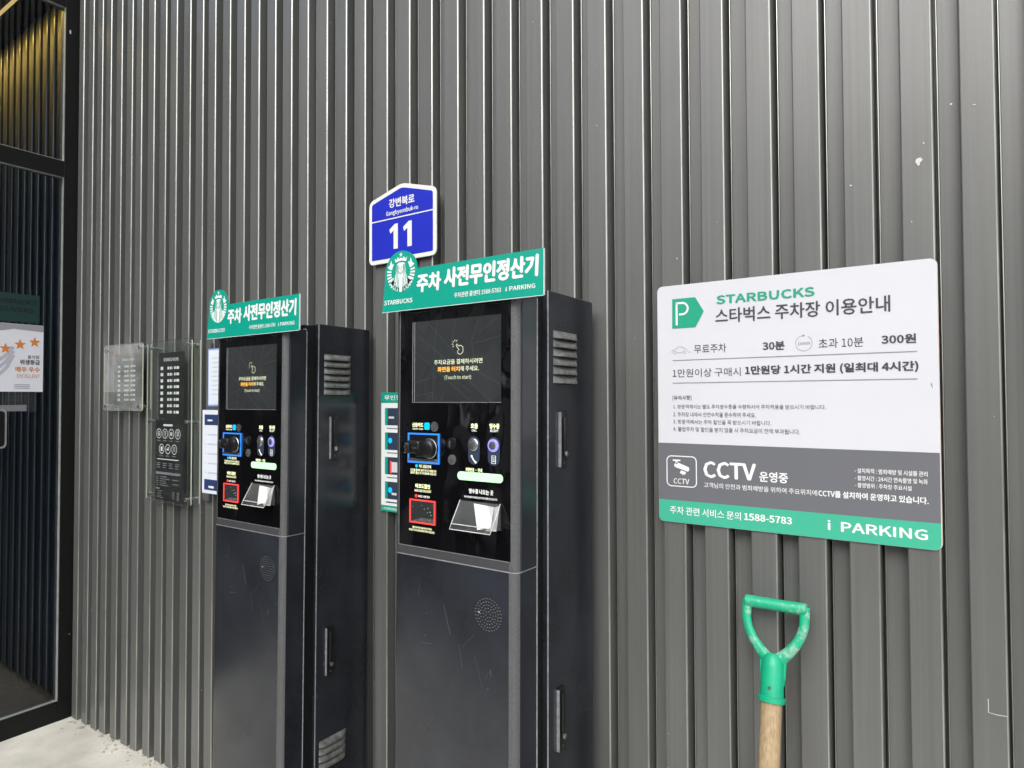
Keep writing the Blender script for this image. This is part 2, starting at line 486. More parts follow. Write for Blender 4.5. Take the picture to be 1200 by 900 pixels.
def lettering(b, body, rect, y, bold=0.0, slant=0.0, yz=None):
    """fit a line of lettering into rect=(x0,x1,z0,z1) on plane y (or on plane x=yz, with rect in y,z)"""
    x0, x1, z0, z1 = rect
    vs, fs = text_polys(body)
    if not vs: return b
    ax = min(v[0] for v in vs); bx = max(v[0] for v in vs)
    az = min(v[1] for v in vs); bz = max(v[1] for v in vs)
    # heavier weights: the same outline struck several times a hair apart, each a little prouder
    d = bold * 0.0125 * (z1 - z0) / 0.8
    shifts = [(0, 0)] if bold < 0.35 else [(-d, 0), (d, 0), (0, d * .8), (0, -d * .8)]
    if bold >= 1.5: shifts += [(-d * .7, d * .6), (d * .7, -d * .6)]
    e = 0 if bold < 0.35 else d
    sx = (x1 - x0 - 2 * e) / (bx - ax); sz = (z1 - z0 - 1.6 * e) / (bz - az)
    for k, (ox, oz) in enumerate(shifts):
        lift = 0.00002 * k
        bv = []
        for v in vs:
            px, pz = x0 + e + (v[0] - ax) * sx + ox, z0 + .8 * e + (v[1] - az) * sz + oz
            px += slant * (pz - z0)
            bv.append(b.bm.verts.new((yz + lift, px, pz) if yz is not None else (px, y - lift, pz)))
        for f in fs:
            try:
                fc = b.bm.faces.new([bv[i] for i in f])
                fc.normal_update()
                if (fc.normal.x < 0 if yz is not None else fc.normal.y > 0): fc.normal_flip()
            except ValueError: pass
    return b

def rrect(x0, x1, z0, z1, r, n=6):
    out = []
    for cx, cz, a in ((x1 - r, z1 - r, 0), (x0 + r, z1 - r, 90), (x0 + r, z0 + r, 180), (x1 - r, z0 + r, 270)):
        for k in range(n + 1):
            t = R(a + 90 * k / n)
            out.append((cx + r * math.cos(t), cz + r * math.sin(t)))
    return out

def fillet(poly, r, n=5):
    """round every corner of a convex outline"""
    out = []
    m = len(poly)
    for i in range(m):
        p = Vector(poly[i]); a = Vector(poly[i - 1]); c = Vector(poly[(i + 1) % m])
        rr = min(r, (a - p).length * 0.45, (c - p).length * 0.45)
        p0 = p + (a - p).normalized() * rr
        p1 = p + (c - p).normalized() * rr
        for k in range(n + 1):
            t = k / n
            q = p0 * (1 - t) ** 2 + p * 2 * t * (1 - t) + p1 * t ** 2
            out.append((q.x, q.y))
    return out

# ------------------------------------------------------------------ ground
def ground_z(x):
    if x < -3.45: return -0.02
    if x < -2.35: return -0.02 + (x + 3.45) * 0.05 / 1.10
    return 0.03
g = B()
xs = [-60, -20, -8, -4.5, -3.45] + [-3.45 + 0.11 * i for i in range(1, 11)] + [-1.5, 0, 2, 6, 20, 60]
ys = [0.06, -0.3, -0.7, -1.5, -3, -6, -12, -30, -60]
gv = [[g.bm.verts.new((x, y, ground_z(x))) for y in ys] for x in xs]
for i in range(len(xs) - 1):
    for j in range(len(ys) - 1):
        g.bm.faces.new((gv[i][j], gv[i][j + 1], gv[i + 1][j + 1], gv[i + 1][j]))
g.build('ground', 'concrete', None, kind='structure')

M['asphalt'] = mat('worn_asphalt', (0.055, 0.055, 0.055), 0.85, noise=0.3, nscale=4, bump=0.5, bscale=90)
B().box(-60, 60, -60, -2.2, -0.10, 0.036).build('parking_lot', 'asphalt', None, kind='structure')

# the far side of the parking lot, which the kiosk glass mirrors
M['plaster'] = mat('pale_plaster', (0.34, 0.33, 0.31), 0.8, noise=0.15, nscale=2)
M['winglass'] = mat('dark_window_glass', (0.02, 0.025, 0.03), 0.08)
ob = thing('opposite_building', 'plain pale three storey building across the parking lot, mirrored in the kiosk glass', 'building', (-8, -19, 0))
B().box(-24, 6, -28, -19, 0.0, 9.5).build('wall', 'plaster', ob)
for i in range(12):
    for j in range(3):
        B().box(-23 + i * 2.4, -21.6 + i * 2.4, -19.0, -18.95, 1.0 + j * 3.0, 2.6 + j * 3.0).build('window', 'winglass', ob)
M['carpaint'] = mat('white_car_paint', (0.62, 0.63, 0.64), 0.25, coat=1.0)
M['tyre'] = mat('tyre_rubber', (0.02, 0.02, 0.02), 0.8)
def parked_car(x, y, lab):
    c = thing('parked_car', lab, 'car', (x, y, 0.036))
    L0 = [(-2.2, .35), (-2.25, .75), (-2.1, .95), (-1.35, 1.02), (-.75, 1.42), (.75, 1.45), (1.45, 1.05), (2.15, .92), (2.25, .6), (2.2, .35)]
    B().prism([(x + a, .036 + h) for a, h in L0], y - .85, y + .85, .06).build('body', 'carpaint', c)
    B().prism([(x + a, .036 + h) for a, h in [(-1.22, 1.03), (-.7, 1.36), (.68, 1.38), (1.25, 1.04)]], y - .862, y + .862, .01).build('window', 'winglass', c)
    for wx in (-1.4, 1.4):
        for wy in (-.86, .70):
            w = B().lathe([(.2, y + wy), (.33, y + wy + .01), (.33, y + wy + .15), (.2, y + wy + .16)], 'y', (x + wx, 0, .366), 20).build('wheel', 'tyre', c, smooth=True)
            B().lathe([(.19, y + wy - .004), (.19, y + wy + .164)], 'y', (x + wx, 0, .366), 16).build('rim', 'chrome', w)
parked_car(-4.6, -7.0, 'white saloon parked across the lot, seen only as a reflection in the kiosk glass')
parked_car(1.8, -8.2, 'white saloon parked behind the viewer to the right, outside the picture')

# loose cement crumbs and grit gathered along the foot of the wall
g = B()
for i in range(170):
    x = random.uniform(-3.5, -1.75)
    y = -abs(random.gauss(0, 0.035)) + random.uniform(-0.002, 0.02)
    s_ = random.choice([0.002, 0.003, 0.005, 0.008]) * random.uniform(0.7, 1.4)
    if random.random() < 0.04: s_ = random.uniform(0.01, 0.018)
    t = bmesh.new()
    bmesh.ops.create_icosphere(t, subdivisions=1, radius=s_)
    for v in t.verts:
        v.co = Vector((v.co.x * random.uniform(.7, 1.5), v.co.y * random.uniform(.7, 1.4), v.co.z * random.uniform(.3, .8)))
        v.co += Vector((x, y, ground_z(x) + s_ * 0.2))
    g.add(t)
g.build('cement_crumbs', 'debris', None, kind='stuff')

# ------------------------------------------------------------------ ribbed wall
EDGES = [-3.445, -3.3428, -3.2479, -3.1613, -3.0582, -2.9622, -2.8772, -2.7706, -2.6735, -2.5894, -2.4873, -2.3945,
         -2.3084, -2.2105, -2.1175, -2.0295, -1.9335, -1.8434, -1.7564, -1.6593, -1.5671, -1.4809, -1.3851, -1.293,
         -1.2061, -1.1106, -1.0211, -0.932, -0.8371, -0.7472, -0.6603, -0.5661, -0.4767, -0.3854, -0.2892, -0.1991,
         -0.109, -0.0145, 0.0758]
while EDGES[-1] < 2.9:
    EDGES.append(EDGES[-1] + (0.0955, 0.0895, 0.0898)[len(EDGES) % 3])
DEPTH = 0.0306
def rib_profile(xl, xr, xn):
    """plan outline from the left fold of one rib to the left fold of the next"""
    p = [(xl + 0.0022, DEPTH), (xl - 0.0006, 0.012), (xl, 0.0022), (xl + 0.0008, 0.0007), (xl + 0.0022, 0.0)]
    rr = 0.0045
    for k in range(0, 6):
        a = R(-90 + 78 * k / 5)
        p.append((xr - rr + rr * math.cos(a), rr + rr * math.sin(a)))
    p += [(xr + 0.0012, 0.056), (xr + 0.0056, 0.056), (xr + 0.0052, DEPTH - 0.0010), (xr + 0.0060, DEPTH - 0.0022),
          (xr + 0.0070, DEPTH - 0.0020), (xr + 0.0085, DEPTH)]
    p.append((xn + 0.0025, DEPTH))
    return p
def ribbed(parent, edges, z0f, z1, m, y0=0.0, w=0.0513):
    for k in range(len(edges) - 1):
        xr = edges[k]; xl = xr - w
        xn = edges[k + 1] - w
        pr = rib_profile(xl, xr, xn)
        b = B()
        zb = z0f(xr)
        dz = random.uniform(-0.004, 0.004)
        jy = random.uniform(-0.0004, 0.0004)
        lo = [b.bm.verts.new((x, y0 + y + jy, zb + dz)) for x, y in pr]
        hi = [b.bm.verts.new((x, y0 + y + jy, z1)) for x, y in pr]
        for i in range(len(pr) - 1):
            b.bm.faces.new((lo[i], lo[i + 1], hi[i + 1], hi[i]))
        # bottom return so that the fold has a thickness at the foot
        lb = [b.bm.verts.new((x, y0 + y + 0.0015 + jy, zb + dz)) for x, y in pr]
        for i in range(len(pr) - 1):
            b.bm.faces.new((lo[i + 1], lo[i], lb[i], lb[i + 1]))
        o = b.build('rib_panel', m, parent)
        o.data.materials.append(M['foldlight'])  # second slot carries the highlight painted on folds and lip
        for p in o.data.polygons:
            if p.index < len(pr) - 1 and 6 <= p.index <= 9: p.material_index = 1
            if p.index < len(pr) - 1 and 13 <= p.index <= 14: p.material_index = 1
wall = thing('ribbed_wall', 'tall dark grey wall of vertical ribbed metal panels behind the parking kiosks', 'wall', (-1.0, 0.02, 0.0))
B().box(-3.50, 3.0, 0.060, 0.16, -0.05, 4.6).build('backing', 'kioskdk', wall)
ribbed(wall, EDGES, lambda x: ground_z(x) + 0.004, 4.6, 'wall')
# larger flecks of white paint and scratches on it
b = B()
def blob(b, cx, cz, r, y, ax=1.0, az=1.0, n=9):
    b.flat([(cx + ax * r * random.uniform(.6, 1.2) * math.cos(2 * math.pi * i / n), cz + az * r * random.uniform(.6, 1.2) * math.sin(2 * math.pi * i / n)) for i in range(n)], y)
blob(b, -0.0375, 1.930, 0.0062, -0.0012); blob(b, -0.038, 1.924, 0.004, -0.0011, .6, 1.3)
blob(b, 0.045, 2.010, 0.0022, -0.0012, 1.4, .5)
blob(b, -0.148, 1.905, 0.002, -0.0012, 1.2, .8)
blob(b, 0.012, 2.02, .0018, -.0012); blob(b, -.03, 1.96, .0016, -.0012)
b.stroke([(0.0475, 0.985), (0.0475, 0.962), (0.060, 0.9612), (0.074, 0.9622)], 0.0011, -0.0012)
for _ in range(60):
    k = random.randrange(0, 41)
    xr = EDGES[k]
    blob(b, xr - random.uniform(0.006, 0.045), random.uniform(0.05, 3.0), random.choice([.0006, .0009, .0013]), -0.0012, 1, random.uniform(.7, 2.2), 7)
b.build('paint_fleck', 'fleck', wall, kind='stuff')

# ------------------------------------------------------------------ glazed shopfront at the left, turned towards the kiosks
SX = -3.512
shop = thing('glazed_shopfront', 'dark glass entrance screen with black metal frame at the left edge, meeting the ribbed wall', 'shopfront', (SX, 0.0, -0.02))
B().box(SX - 0.045, SX, -0.052, 0.03, -0.03, 4.6, 0.0015).build('post', 'frame', shop)
B().box(SX - 0.040, SX - 0.002, -0.0545, -0.0525, 0.06, 4.6).build('post_edge', 'alu', shop)
b = B(); flat_yz0 = [(-0.034 + .004 * math.cos(q * .785), 3.297 + .011 * math.sin(q * .785)) for q in range(8)]
f_ = b.bm.faces.new([b.bm.verts.new((SX + .0006, p_[0], p_[1])) for p_ in flat_yz0]); b.build('white_dot', 'fleck', shop)  # small white oval on the post face
Y1 = -4.0  # unseen far run, length set for shading on the wall and kiosk reflections
for z0, z1, n in ((-0.03, 0.075, 'sill'), (2.578, 2.656, 'rail'), (3.41, 3.47, 'rail')):
    B().box(SX - 0.042, SX - 0.001, Y1, -0.0525, z0, z1, 0.001).build(n, 'frame', shop)
for z in (0.0765, 2.6575, 2.5765, 3.4085):
    B().box(SX - 0.040, SX - 0.003, Y1, -0.0555, z - 0.0012, z + 0.0012).build('rail_edge', 'alu', shop)
yy = [-0.055, -1.35, -2.65, -3.95]
for i in range(len(yy) - 1):
    for z0, z1 in ((0.079, 2.574), (2.66, 3.406), (3.473, 4.55)):
        B().box(SX - 0.026, SX - 0.020, yy[i + 1] + 0.022, yy[i], z0, z1).build('pane', 'shopglass', shop)
    for z0, z1 in ((0.078, 2.575), (2.659, 3.407)):
        B().box(SX - 0.045, SX - 0.0005, yy[i + 1] - 0.022, yy[i + 1] + 0.022, z0, z1, 0.001).build('mullion', 'frame', shop)
B().box(SX - 0.05, SX + 0.02, Y1, -0.053, 4.551, 5.6).build('fascia', 'facade', shop)
# dark vestibule behind the glass
B().box(-7.5, SX - 0.05, -4.0, 0.25, 0.0, 0.028).build('vestibule_floor', 'mat', None, kind='structure')
B().box(-7.5, SX - 0.05, -4.0, 0.25, 3.56, 3.6).build('vestibule_ceiling', 'interior', None, kind='structure')
B().box(-7.6, -7.5, -4.0, 0.25, 0.0, 3.6).build('vestibule_back_wall', 'interior', None, kind='structure')
B().box(-7.5, SX - 0.05, -4.1, -4.0, 0.0, 3.6).build('vestibule_side_wall', 'interior', None, kind='structure')
vw = thing('vestibule_ribbed_wall', 'dark ribbed wall seen through the glass at the left, lit yellow from above', 'wall', (-5.0, 0.02, 0.028))
B().box(-7.5, SX - 0.046, 0.060, 0.2, 0.028, 3.56).build('backing', 'kioskdk', vw)
ve = [-3.61 - 0.0915 * i for i in range(40)][::-1]
ribbed(vw, ve, lambda x: 0.034, 3.555, 'vest')
# warm light strip under the vestibule ceiling, close to the ribbed wall
lt = thing('ceiling_light_strip', 'warm yellow light strip hidden above the ribs inside the glass entrance', 'light', (-4.9, -0.13, 3.555))
B().box(-6.4, -3.62, -0.136, -0.124, 3.548, 3.558).build('diffuser', mat('warm_light_diffuser', (0.8, 0.6, 0.3), 0.5, emit=(1.0, 0.62, 0.2), estr=0.9), lt)
ld = bpy.data.lights.new('warm_strip_light', 'AREA')
ld.shape = 'RECTANGLE'; ld.size = 2.7; ld.size_y = 0.02; ld.energy = 5.5; ld.color = (1.0, 0.56, 0.10)
lo = bpy.data.objects.new('warm_strip_light', ld); COL.objects.link(lo)
lo.location = (-5.0, -0.13, 3.53); lo.rotation_euler = (R(8), 0, 0)

# the papers on that glass
PX = SX - 0.0195
def flat_yz(b, pts, x):
    f = b.bm.faces.new([b.bm.verts.new((x, y, z)) for y, z in pts]); f.normal_update()
    if f.normal.x < 0: f.normal_flip()
def stroke_yz(b, pts, w, x):
    P = [Vector(p) for p in pts]
    for i in range(len(P) - 1):
        d = (P[i + 1] - P[i]).normalized(); n = Vector((-d.y, d.x)) * w / 2
        flat_yz(b, [P[i] + n, P[i + 1] + n, P[i + 1] - n, P[i] - n], x)
M['postpale'] = mat('poster_pale_print', (0.52, 0.53, 0.62), 0.45)
hp = thing('hygiene_rating_poster', 'white hygiene rating poster with orange stars stuck on the dark glass at the left edge', 'poster', (PX, -0.24, 1.54))
B().box(PX, PX + 0.0012, -0.36, -0.123, 1.541, 1.853).build('sheet', 'postwhite', hp)
b = B(); flat_yz(b, [(-0.36, 1.775), (-0.30, 1.815), (-0.24, 1.829), (-0.123, 1.822), (-0.123, 1.852), (-0.36, 1.852)], PX + 0.0016)
b.build('grey_band', 'postgrey', hp)
b = B()
for q in range(3): stroke_yz(b, [(-0.36, 1.57 + q * .035), (-0.31, 1.60 + q * .035), (-0.265, 1.65 + q * .030), (-0.240, 1.71 + q * .018)], .014, PX + .0017 + q * .0001)
b.build('pale_swirl', 'postpale', hp)
b = B()
for cy, cz in ((-0.335, 1.715), (-0.27, 1.737), (-0.215, 1.758), (-0.158, 1.772)):
    flat_yz(b, [(cy + (0.024 if k % 2 == 0 else 0.010) * math.sin(math.pi * k / 5), cz + (0.026 if k % 2 == 0 else 0.011) * math.cos(math.pi * k / 5)) for k in range(10)], PX + 0.002)
b.build('star', 'orange', hp)
for tx, rc, m_, bo in (("음식점", (-0.185, -0.140, 1.695, 1.711), 'ink', 1), ("위생등급", (-0.215, -0.136, 1.667, 1.690), 'ink', 2),
                       ("매우 우수", (-0.232, -0.136, 1.632, 1.657), 'orange', 2), ("EXCELLENT", (-0.225, -0.136, 1.606, 1.622), 'orange', 0.5)):
    lettering(B(), tx, rc, 0, bo, yz=PX + 0.002).build('lettering', m_, hp)
b = B()
for k in range(3): flat_yz(b, [(-0.235, 1.572 - k * .008), (-0.175, 1.572 - k * .008), (-0.175, 1.5745 - k * .008), (-0.235, 1.5745 - k * .008)], PX + 0.002)
b.build('small_print', 'inklight', hp)
ds = thing('delivery_sticker', 'dim dark green lettered sticker on the glass above the star poster', 'sticker', (PX, -0.25, 1.86))
B().box(PX, PX + 0.001, -0.38, -0.140, 1.862, 1.992).build('sheet', 'dkteal', ds)
for tx, rc in (("STARBUCKS", (-0.345, -0.152, 1.945, 1.967)), ("DELIVERS", (-0.315, -0.165, 1.908, 1.930))):
    lettering(B(), tx, rc, 0, 2, yz=PX + 0.0016).build('lettering', 'posterdk', ds)
fh = thing('leaflet_pocket', 'small clear plastic pocket on the glass under the star poster', 'holder', (PX, -0.24, 1.44))
B().box(PX, PX + 0.022, -0.36, -0.155, 1.446, 1.535).build('pocket', 'clear', fh)
B().box(PX + 0.002, PX + 0.012, -0.33, -0.19, 1.452, 1.480).build('leaflets', 'inklight', fh)
dh = thing('door_pull', 'pale rounded door plate at the far left edge below the star poster', 'door handle', (SX, -0.32, 1.28))
b = B(); pp = rrect(-0.36, -0.268, 1.286, 1.462, 0.018)
b.prism(pp, SX - 0.018, SX + 0.004, plane='yz'); b.build('plate', 'alu', dh)
b = B(); b.prism(rrect(-0.352, -0.276, 1.294, 1.454, 0.014), SX + 0.0042, SX + 0.006, plane='yz'); b.build('plate_face', 'frame', dh)
B().box(SX - 0.03, SX - 0.0185, -0.36, -0.268, 1.3, 1.45).build('mount', 'frame', dh)

# ------------------------------------------------------------------ street number plate
pl = thing('street_number_plate', 'blue and white house shaped street number plate reading 11 on the ribbed wall', 'sign', (-1.313, -0.012, 1.9))
out = [(-1.4485, 1.9050), (-1.1795, 1.9050), (-1.1795, 2.0975), (-1.3120, 2.1335), (-1.4485, 2.0975)]
out = fillet(out, 0.018)
def inset(poly, d):
    c = Vector((sum(p[0] for p in poly) / len(poly), sum(p[1] for p in poly) / len(poly)))
    n = len(poly); res = []
    for i in range(n):
        a, p, q = Vector(poly[i - 1]), Vector(poly[i]), Vector(poly[(i + 1) % n])
        t = (q - a).normalized(); nn = Vector((-t.y, t.x))
        if nn.dot(c - p) < 0: nn = -nn
        r = p + nn * d; res.append((r.x, r.y))
    return res
B().prism(out, -0.014, -0.010, 0.0006).build('plate', 'platewhite', pl)
b = B(); b.flat(inset(out, 0.0125), -0.0146); b.build('blue_field', 'blue', pl)
b = B(); b.flatrect(-1.4365, -1.1915, 2.0325, 2.0358, -0.0150); b.build('rule', 'platewhite', pl)
for tx, rc, bo in (("강변북로", (-1.3645, -1.2614, 2.0660, 2.0935), 2.2), ("Gangbyeonbuk-ro", (-1.376, -1.2471, 2.0410, 2.0590), 1.5)):
    lettering(B(), tx, rc, -0.0150, bo).build('lettering', 'platewhite', pl)
b = B()
for x in (-1.3624, -1.3069):
    b.flat([(x + 0.0175, 1.9427), (x + 0.0347, 1.9427), (x + 0.0347, 2.0168), (x + 0.0225, 2.0168), (x, 2.0020), (x + 0.0045, 1.9900), (x + 0.0175, 1.9975)], -0.0150)
b.build('numeral', 'platewhite', pl)
for x in (-1.40, -1.23):
    B().lathe([(0.006, 0.0), (0.006, -0.0101)], 'y', (x, 0, 1.99), 10).build('spacer', 'rubber', pl)

# ------------------------------------------------------------------ big parking notice board
nb = thing('parking_notice_board', 'large white, grey and green parking notice board on the wall above the shovel', 'sign', (-0.275, -0.002, 1.23))
X0, X1, Z0, Z1 = -0.5365, -0.0138, 1.2278, 1.7488
B().prism(rrect(X0, X1, Z0, Z1, 0.012), -0.0042, -0.0005, 0.0007).build('board', 'board', nb)
B().prism(rrect(X0 + .0005, X1 + .0012, Z0 + .0006, Z1 - .0006, 0.012), -0.0022, -0.0012).build('board_edge', 'boardedge', nb)
yf = -0.0046
def slab(z0, z1, rb):
    if not rb: return [(X0 + .0007, z0), (X1 - .0007, z0), (X1 - .0007, z1), (X0 + .0007, z1)]
    q = [p for p in rrect(X0 + .0007, X1 - .0007, z0, z1 + 0.05, 0.012) if p[1] < z0 + 0.02]
    return [(X0 + .0007, z1)] + [p for p in q] + [(X1 - .0007, z1)]
b = B(); b.flat(slab(1.2762, 1.4012, False), yf); b.build('grey_band', 'grey', nb)
b = B(); b.flat(slab(1.2285, 1.2762, True), yf); b.build('green_band', 'sgreen', nb)
yt = -0.0050
SIGN = [
 ('STARBUCKS',(-0.4046, -0.2131, 1.6986, 1.7175),'lgreen',3.5),
 ('스타벅스 주차장 이용안내',(-0.407, -0.086, 1.6579, 1.6890),'ink',1.2),
 ('무료주차',(-0.4534, -0.3849, 1.5963, 1.6152),'ink',0),
 ('30분',(-0.3118, -0.2695, 1.5963, 1.6141),'ink',2.6),
 ('초과 10분',(-0.2076, -0.1308, 1.5955, 1.6144),'ink',0.3),
 ('300원',(-0.1014, -0.0467, 1.5983, 1.6158),'ink',2.6),
 ('1만원이상 구매시',(-0.5018, -0.356, 1.5456, 1.5638),'ink',0.1),
 ('1만원당 1시간 지원 (일최대 4시간)',(-0.3474, -0.0438, 1.5455, 1.5660),'ink',2.6),
 ('[유의사항]',(-0.5027, -0.4606, 1.4952, 1.5058),'ink',1),
 ('1. 방문객께서는 별도 주차영수증을 수령하시어 주차적용을 받으시기 바랍니다.',(-0.5015, -0.1962, 1.4769, 1.486),'ink',0),
 ('2. 주차장 내에서 안전수칙을 준수하여 주세요.',(-0.5016, -0.3263, 1.4594, 1.4695),'ink',0),
 ('3. 방문객께서는 주차 할인을 꼭 받으시기 바랍니다.',(-0.5018, -0.2969, 1.4438, 1.4534),'ink',0),
 ('4. 불법주차 및 할인을 받지 않을 시 주차요금이 전액 부과됩니다.',(-0.5019, -0.2432, 1.4273, 1.4374),'ink',0),
 ('CCTV',(-0.4362, -0.3275, 1.3299, 1.3656),'white',2.6),
 ('운영중',(-0.3217, -0.2667, 1.329, 1.3503),'white',1.8),
 ('CCTV',(-0.5021, -0.4671, 1.3128, 1.3246),'white',1.2),
 ('고객님의 안전과 범죄예방을 위하여 주요위치에',(-0.4353, -0.2141, 1.3091, 1.3202),'white',0.4),
 ('CCTV를 설치하여 운영하고 있습니다.',(-0.2119, -0.0323, 1.3083, 1.3214),'white',1.8),
 ('- 설치목적 : 범죄예방 및 시설물 관리',(-0.1491, -0.0332, 1.3577, 1.3671),'white',0.8),
 ('- 촬영시간 : 24시간 연속촬영 및 녹화',(-0.1487, -0.0331, 1.3439, 1.3532),'white',0.8),
 ('- 촬영범위 : 주차장 주요시설',(-0.1489, -0.0578, 1.3307, 1.3397),'white',0.8),
 ('주차 관련 서비스 문의',(-0.5108, -0.359, 1.2462, 1.2636),'white',0.7),
 ('1588-5783',(-0.3528, -0.2604, 1.2483, 1.2629),'white',2.6),
 ('i',(-0.1965, -0.1913, 1.2454, 1.2646),'white',2.6),
 ('PARKING',(-0.1735, -0.0344, 1.2442, 1.2636),'white',2.6),
]
for tx, rc, m_, bo in SIGN:
    lettering(B(), tx, rc, yt, bo).build('lettering', m_, nb)
b = B(); b.flat([(-0.5014, 1.7185), (-0.502, 1.6535), (-0.4500, 1.6535), (-0.4315, 1.6865), (-0.4500, 1.7185)], yt); b.build('logo_block', 'lgreen', nb)
b = B()
b.stroke([(-0.4915, 1.6600), (-0.4915, 1.7085)], 0.0045, yt - .0003)
pp = [(-0.4935, 1.7085), (-0.479, 1.7085)] + [(-0.479 + 0.0125 * math.cos(R(a)), 1.6960 + 0.0125 * math.sin(R(a))) for a in range(80, -100, -15)] + [(-0.486, 1.6835)]
b.stroke(pp, 0.0042, yt - .0003); b.build('letter_p', 'white', nb)
b = B()
b.flatrect(-0.5018, -0.0455, 1.5823, 1.5837, yt); b.flatrect(-0.5020, -0.0460, 1.5325, 1.5339, yt); b.build('rule', 'inklight', nb)
b = B()
b.ring(-0.2341, 1.6073, 0.0152, 0.0007, yt, 26, R(100), R(420)); b.flat([(-0.2365, 1.6245), (-0.2365, 1.6205), (-0.2315, 1.6225)], yt)
c_ = [(-0.5035, 1.6005), (-0.5025, 1.6055), (-0.495, 1.6075), (-0.489, 1.6125), (-0.480, 1.6125), (-0.474, 1.6075), (-0.4695, 1.6060), (-0.4685, 1.6010)]
b.stroke(c_, 0.0007, yt); b.ring(-0.4965, 1.6005, 0.003, .0007, yt, 12); b.ring(-0.4755, 1.6005, 0.003, .0007, yt, 12)
b.stroke([(-0.4925, 1.6), (-0.480, 1.6)], .0007, yt); b.stroke([(-0.466, 1.6005), (-0.4605, 1.5995)], .0007, yt)
b.build('line_icon', 'inklight', nb)
lettering(B(), '10MIN', (-0.2450, -0.2232, 1.6040, 1.6100), yt, 0).build('lettering', 'inklight', nb)
b = B()
b.stroke(rrect(-0.5169, -0.4513, 1.3075, 1.3730, 0.010), 0.0022, yt, True)
b.flatrect(-0.5035, -0.4865, 1.3625, 1.3655, yt); b.flatrect(-0.4975, -0.4930, 1.3560, 1.3625, yt)
b.flat([(-0.5000, 1.3560), (-0.4945, 1.3600), (-0.4680, 1.3500), (-0.4665, 1.3440), (-0.4700, 1.3400), (-0.4960, 1.3480), (-0.5005, 1.3510)], yt)
b.flat([(-0.4850, 1.3425), (-0.4740, 1.3392), (-0.4760, 1.3340), (-0.4810, 1.3330), (-0.4880, 1.3370)], yt)
b.build('camera_icon', 'white', nb)
b = B(); b.stroke([(-0.4900, 1.3458), (-0.4720, 1.3405)], .0012, yt - .0003); b.build('icon_line', 'grey', nb)
b = B(); b.stroke([(-0.0255, 1.524), (-0.0235, 1.517)], .0009, yt); b.stroke([(-0.0245, 1.526), (-0.0240, 1.519)], .0006, yt); b.build('scuff', 'inklight', nb)
for x in (X0 + .05, X1 - .05):
    for z in (1.29, 1.69):
        B().box(x - .01, x + .01, -0.0006, 0.0002, z - .01, z + .01).build('adhesive_pad', 'rubber', nb)

# ------------------------------------------------------------------ shovel
sh = thing('snow_shovel', 'shovel with green plastic D grip and pale wooden shaft leaning on the ribbed wall', 'shovel', (-0.245, -0.34, 0.03))
ang = math.atan2(0.28, 0.95)
def sp(u, v, w=0.0):
    """u across the grip, v down along the shaft from the top bar, w out from the wall"""
    top = Vector((-0.2885, -0.030, 1.0925))
    d = Vector((0.006, -0.270, -0.96)).normalized()
    nrm = Vector((0, -1, 0)); nrm = (nrm - d * nrm.dot(d)).normalized()
    side = nrm.cross(d).normalized()
    if side.x < 0: side = -side
    return top + side * u * 0.96 + d * v + nrm * w
b = B()
b.tube([sp(-0.060, 0), sp(-0.0575, 0), sp(-0.030, 0), sp(0.030, 0), sp(0.0575, 0), sp(0.060, 0)], [0.0095, 0.0118, 0.0115, 0.0115, 0.0118, 0.0095], 16)
b.build('grip_bar', 'sgripworn', sh, smooth=True)
b = B()
for s_ in (-1, 1):
    pts = [(0.055, -0.004), (0.0560, 0.015), (0.0555, 0.032), (0.0505, 0.050), (0.041, 0.068), (0.029, 0.083), (0.017, 0.095), (0.007, 0.103)]
    b.tube([sp(s_ * u, v) for u, v in pts], [0.0098, 0.0092, 0.0088, 0.0088, 0.0094, 0.0105, 0.0118, 0.013], 12, 0.72)
b.build('grip_fork', 'sgripworn', sh, smooth=True)
b = B()
b.tube([sp(0, 0.090), sp(0, 0.098), sp(0, 0.113), sp(0, 0.166), sp(0, 0.1665), sp(0, 0.176), sp(0, 0.1765)],
       [0.012, 0.0185, 0.0205, 0.0215, 0.0245, 0.0245, 0.0195], 20)
for s_ in (-1, 1):
    b.tube([sp(s_ * 0.022, 0.083), sp(s_ * 0.0225, 0.11), sp(s_ * 0.0215, 0.145)], [0.0035, 0.003, 0.0012], 6)
b.build('collar', 'sgrip', sh, smooth=True)
b = B(); q0 = sp(0, 0.150, 0.0205); q1 = sp(0, 0.150, 0.0232)
b.tube([q0, q1], 0.0028, 10); b.build('rivet', 'greyplastic', sh)
b = B(); b.tube([sp(0, 0.172), sp(0, 0.5), sp(0, 0.80)], 0.0192, 20); b.build('shaft', 'wood', sh, smooth=True)
b = B()
t = bmesh.new(); W = 0.15
rows = []
for i in range(9):
    v = 0.76 + 0.31 * i / 8
    hw = W * (0.80 + 0.20 * min(1, i / 3)) * (1.0 if i else 0.6)
    rows.append([t.verts.new(sp(hw * (j / 5.0 - 1), v, 0.02 + 0.035 * (abs(j / 5.0 - 1) ** 3))) for j in range(11)])
for i in range(8):
    for j in range(10): t.faces.new((rows[i][j], rows[i][j + 1], rows[i + 1][j + 1], rows[i + 1][j]))
bmesh.ops.solidify(t, geom=t.faces[:], thickness=0.002)
b.add(t); b.build('blade', 'greyplastic', sh, smooth=True)

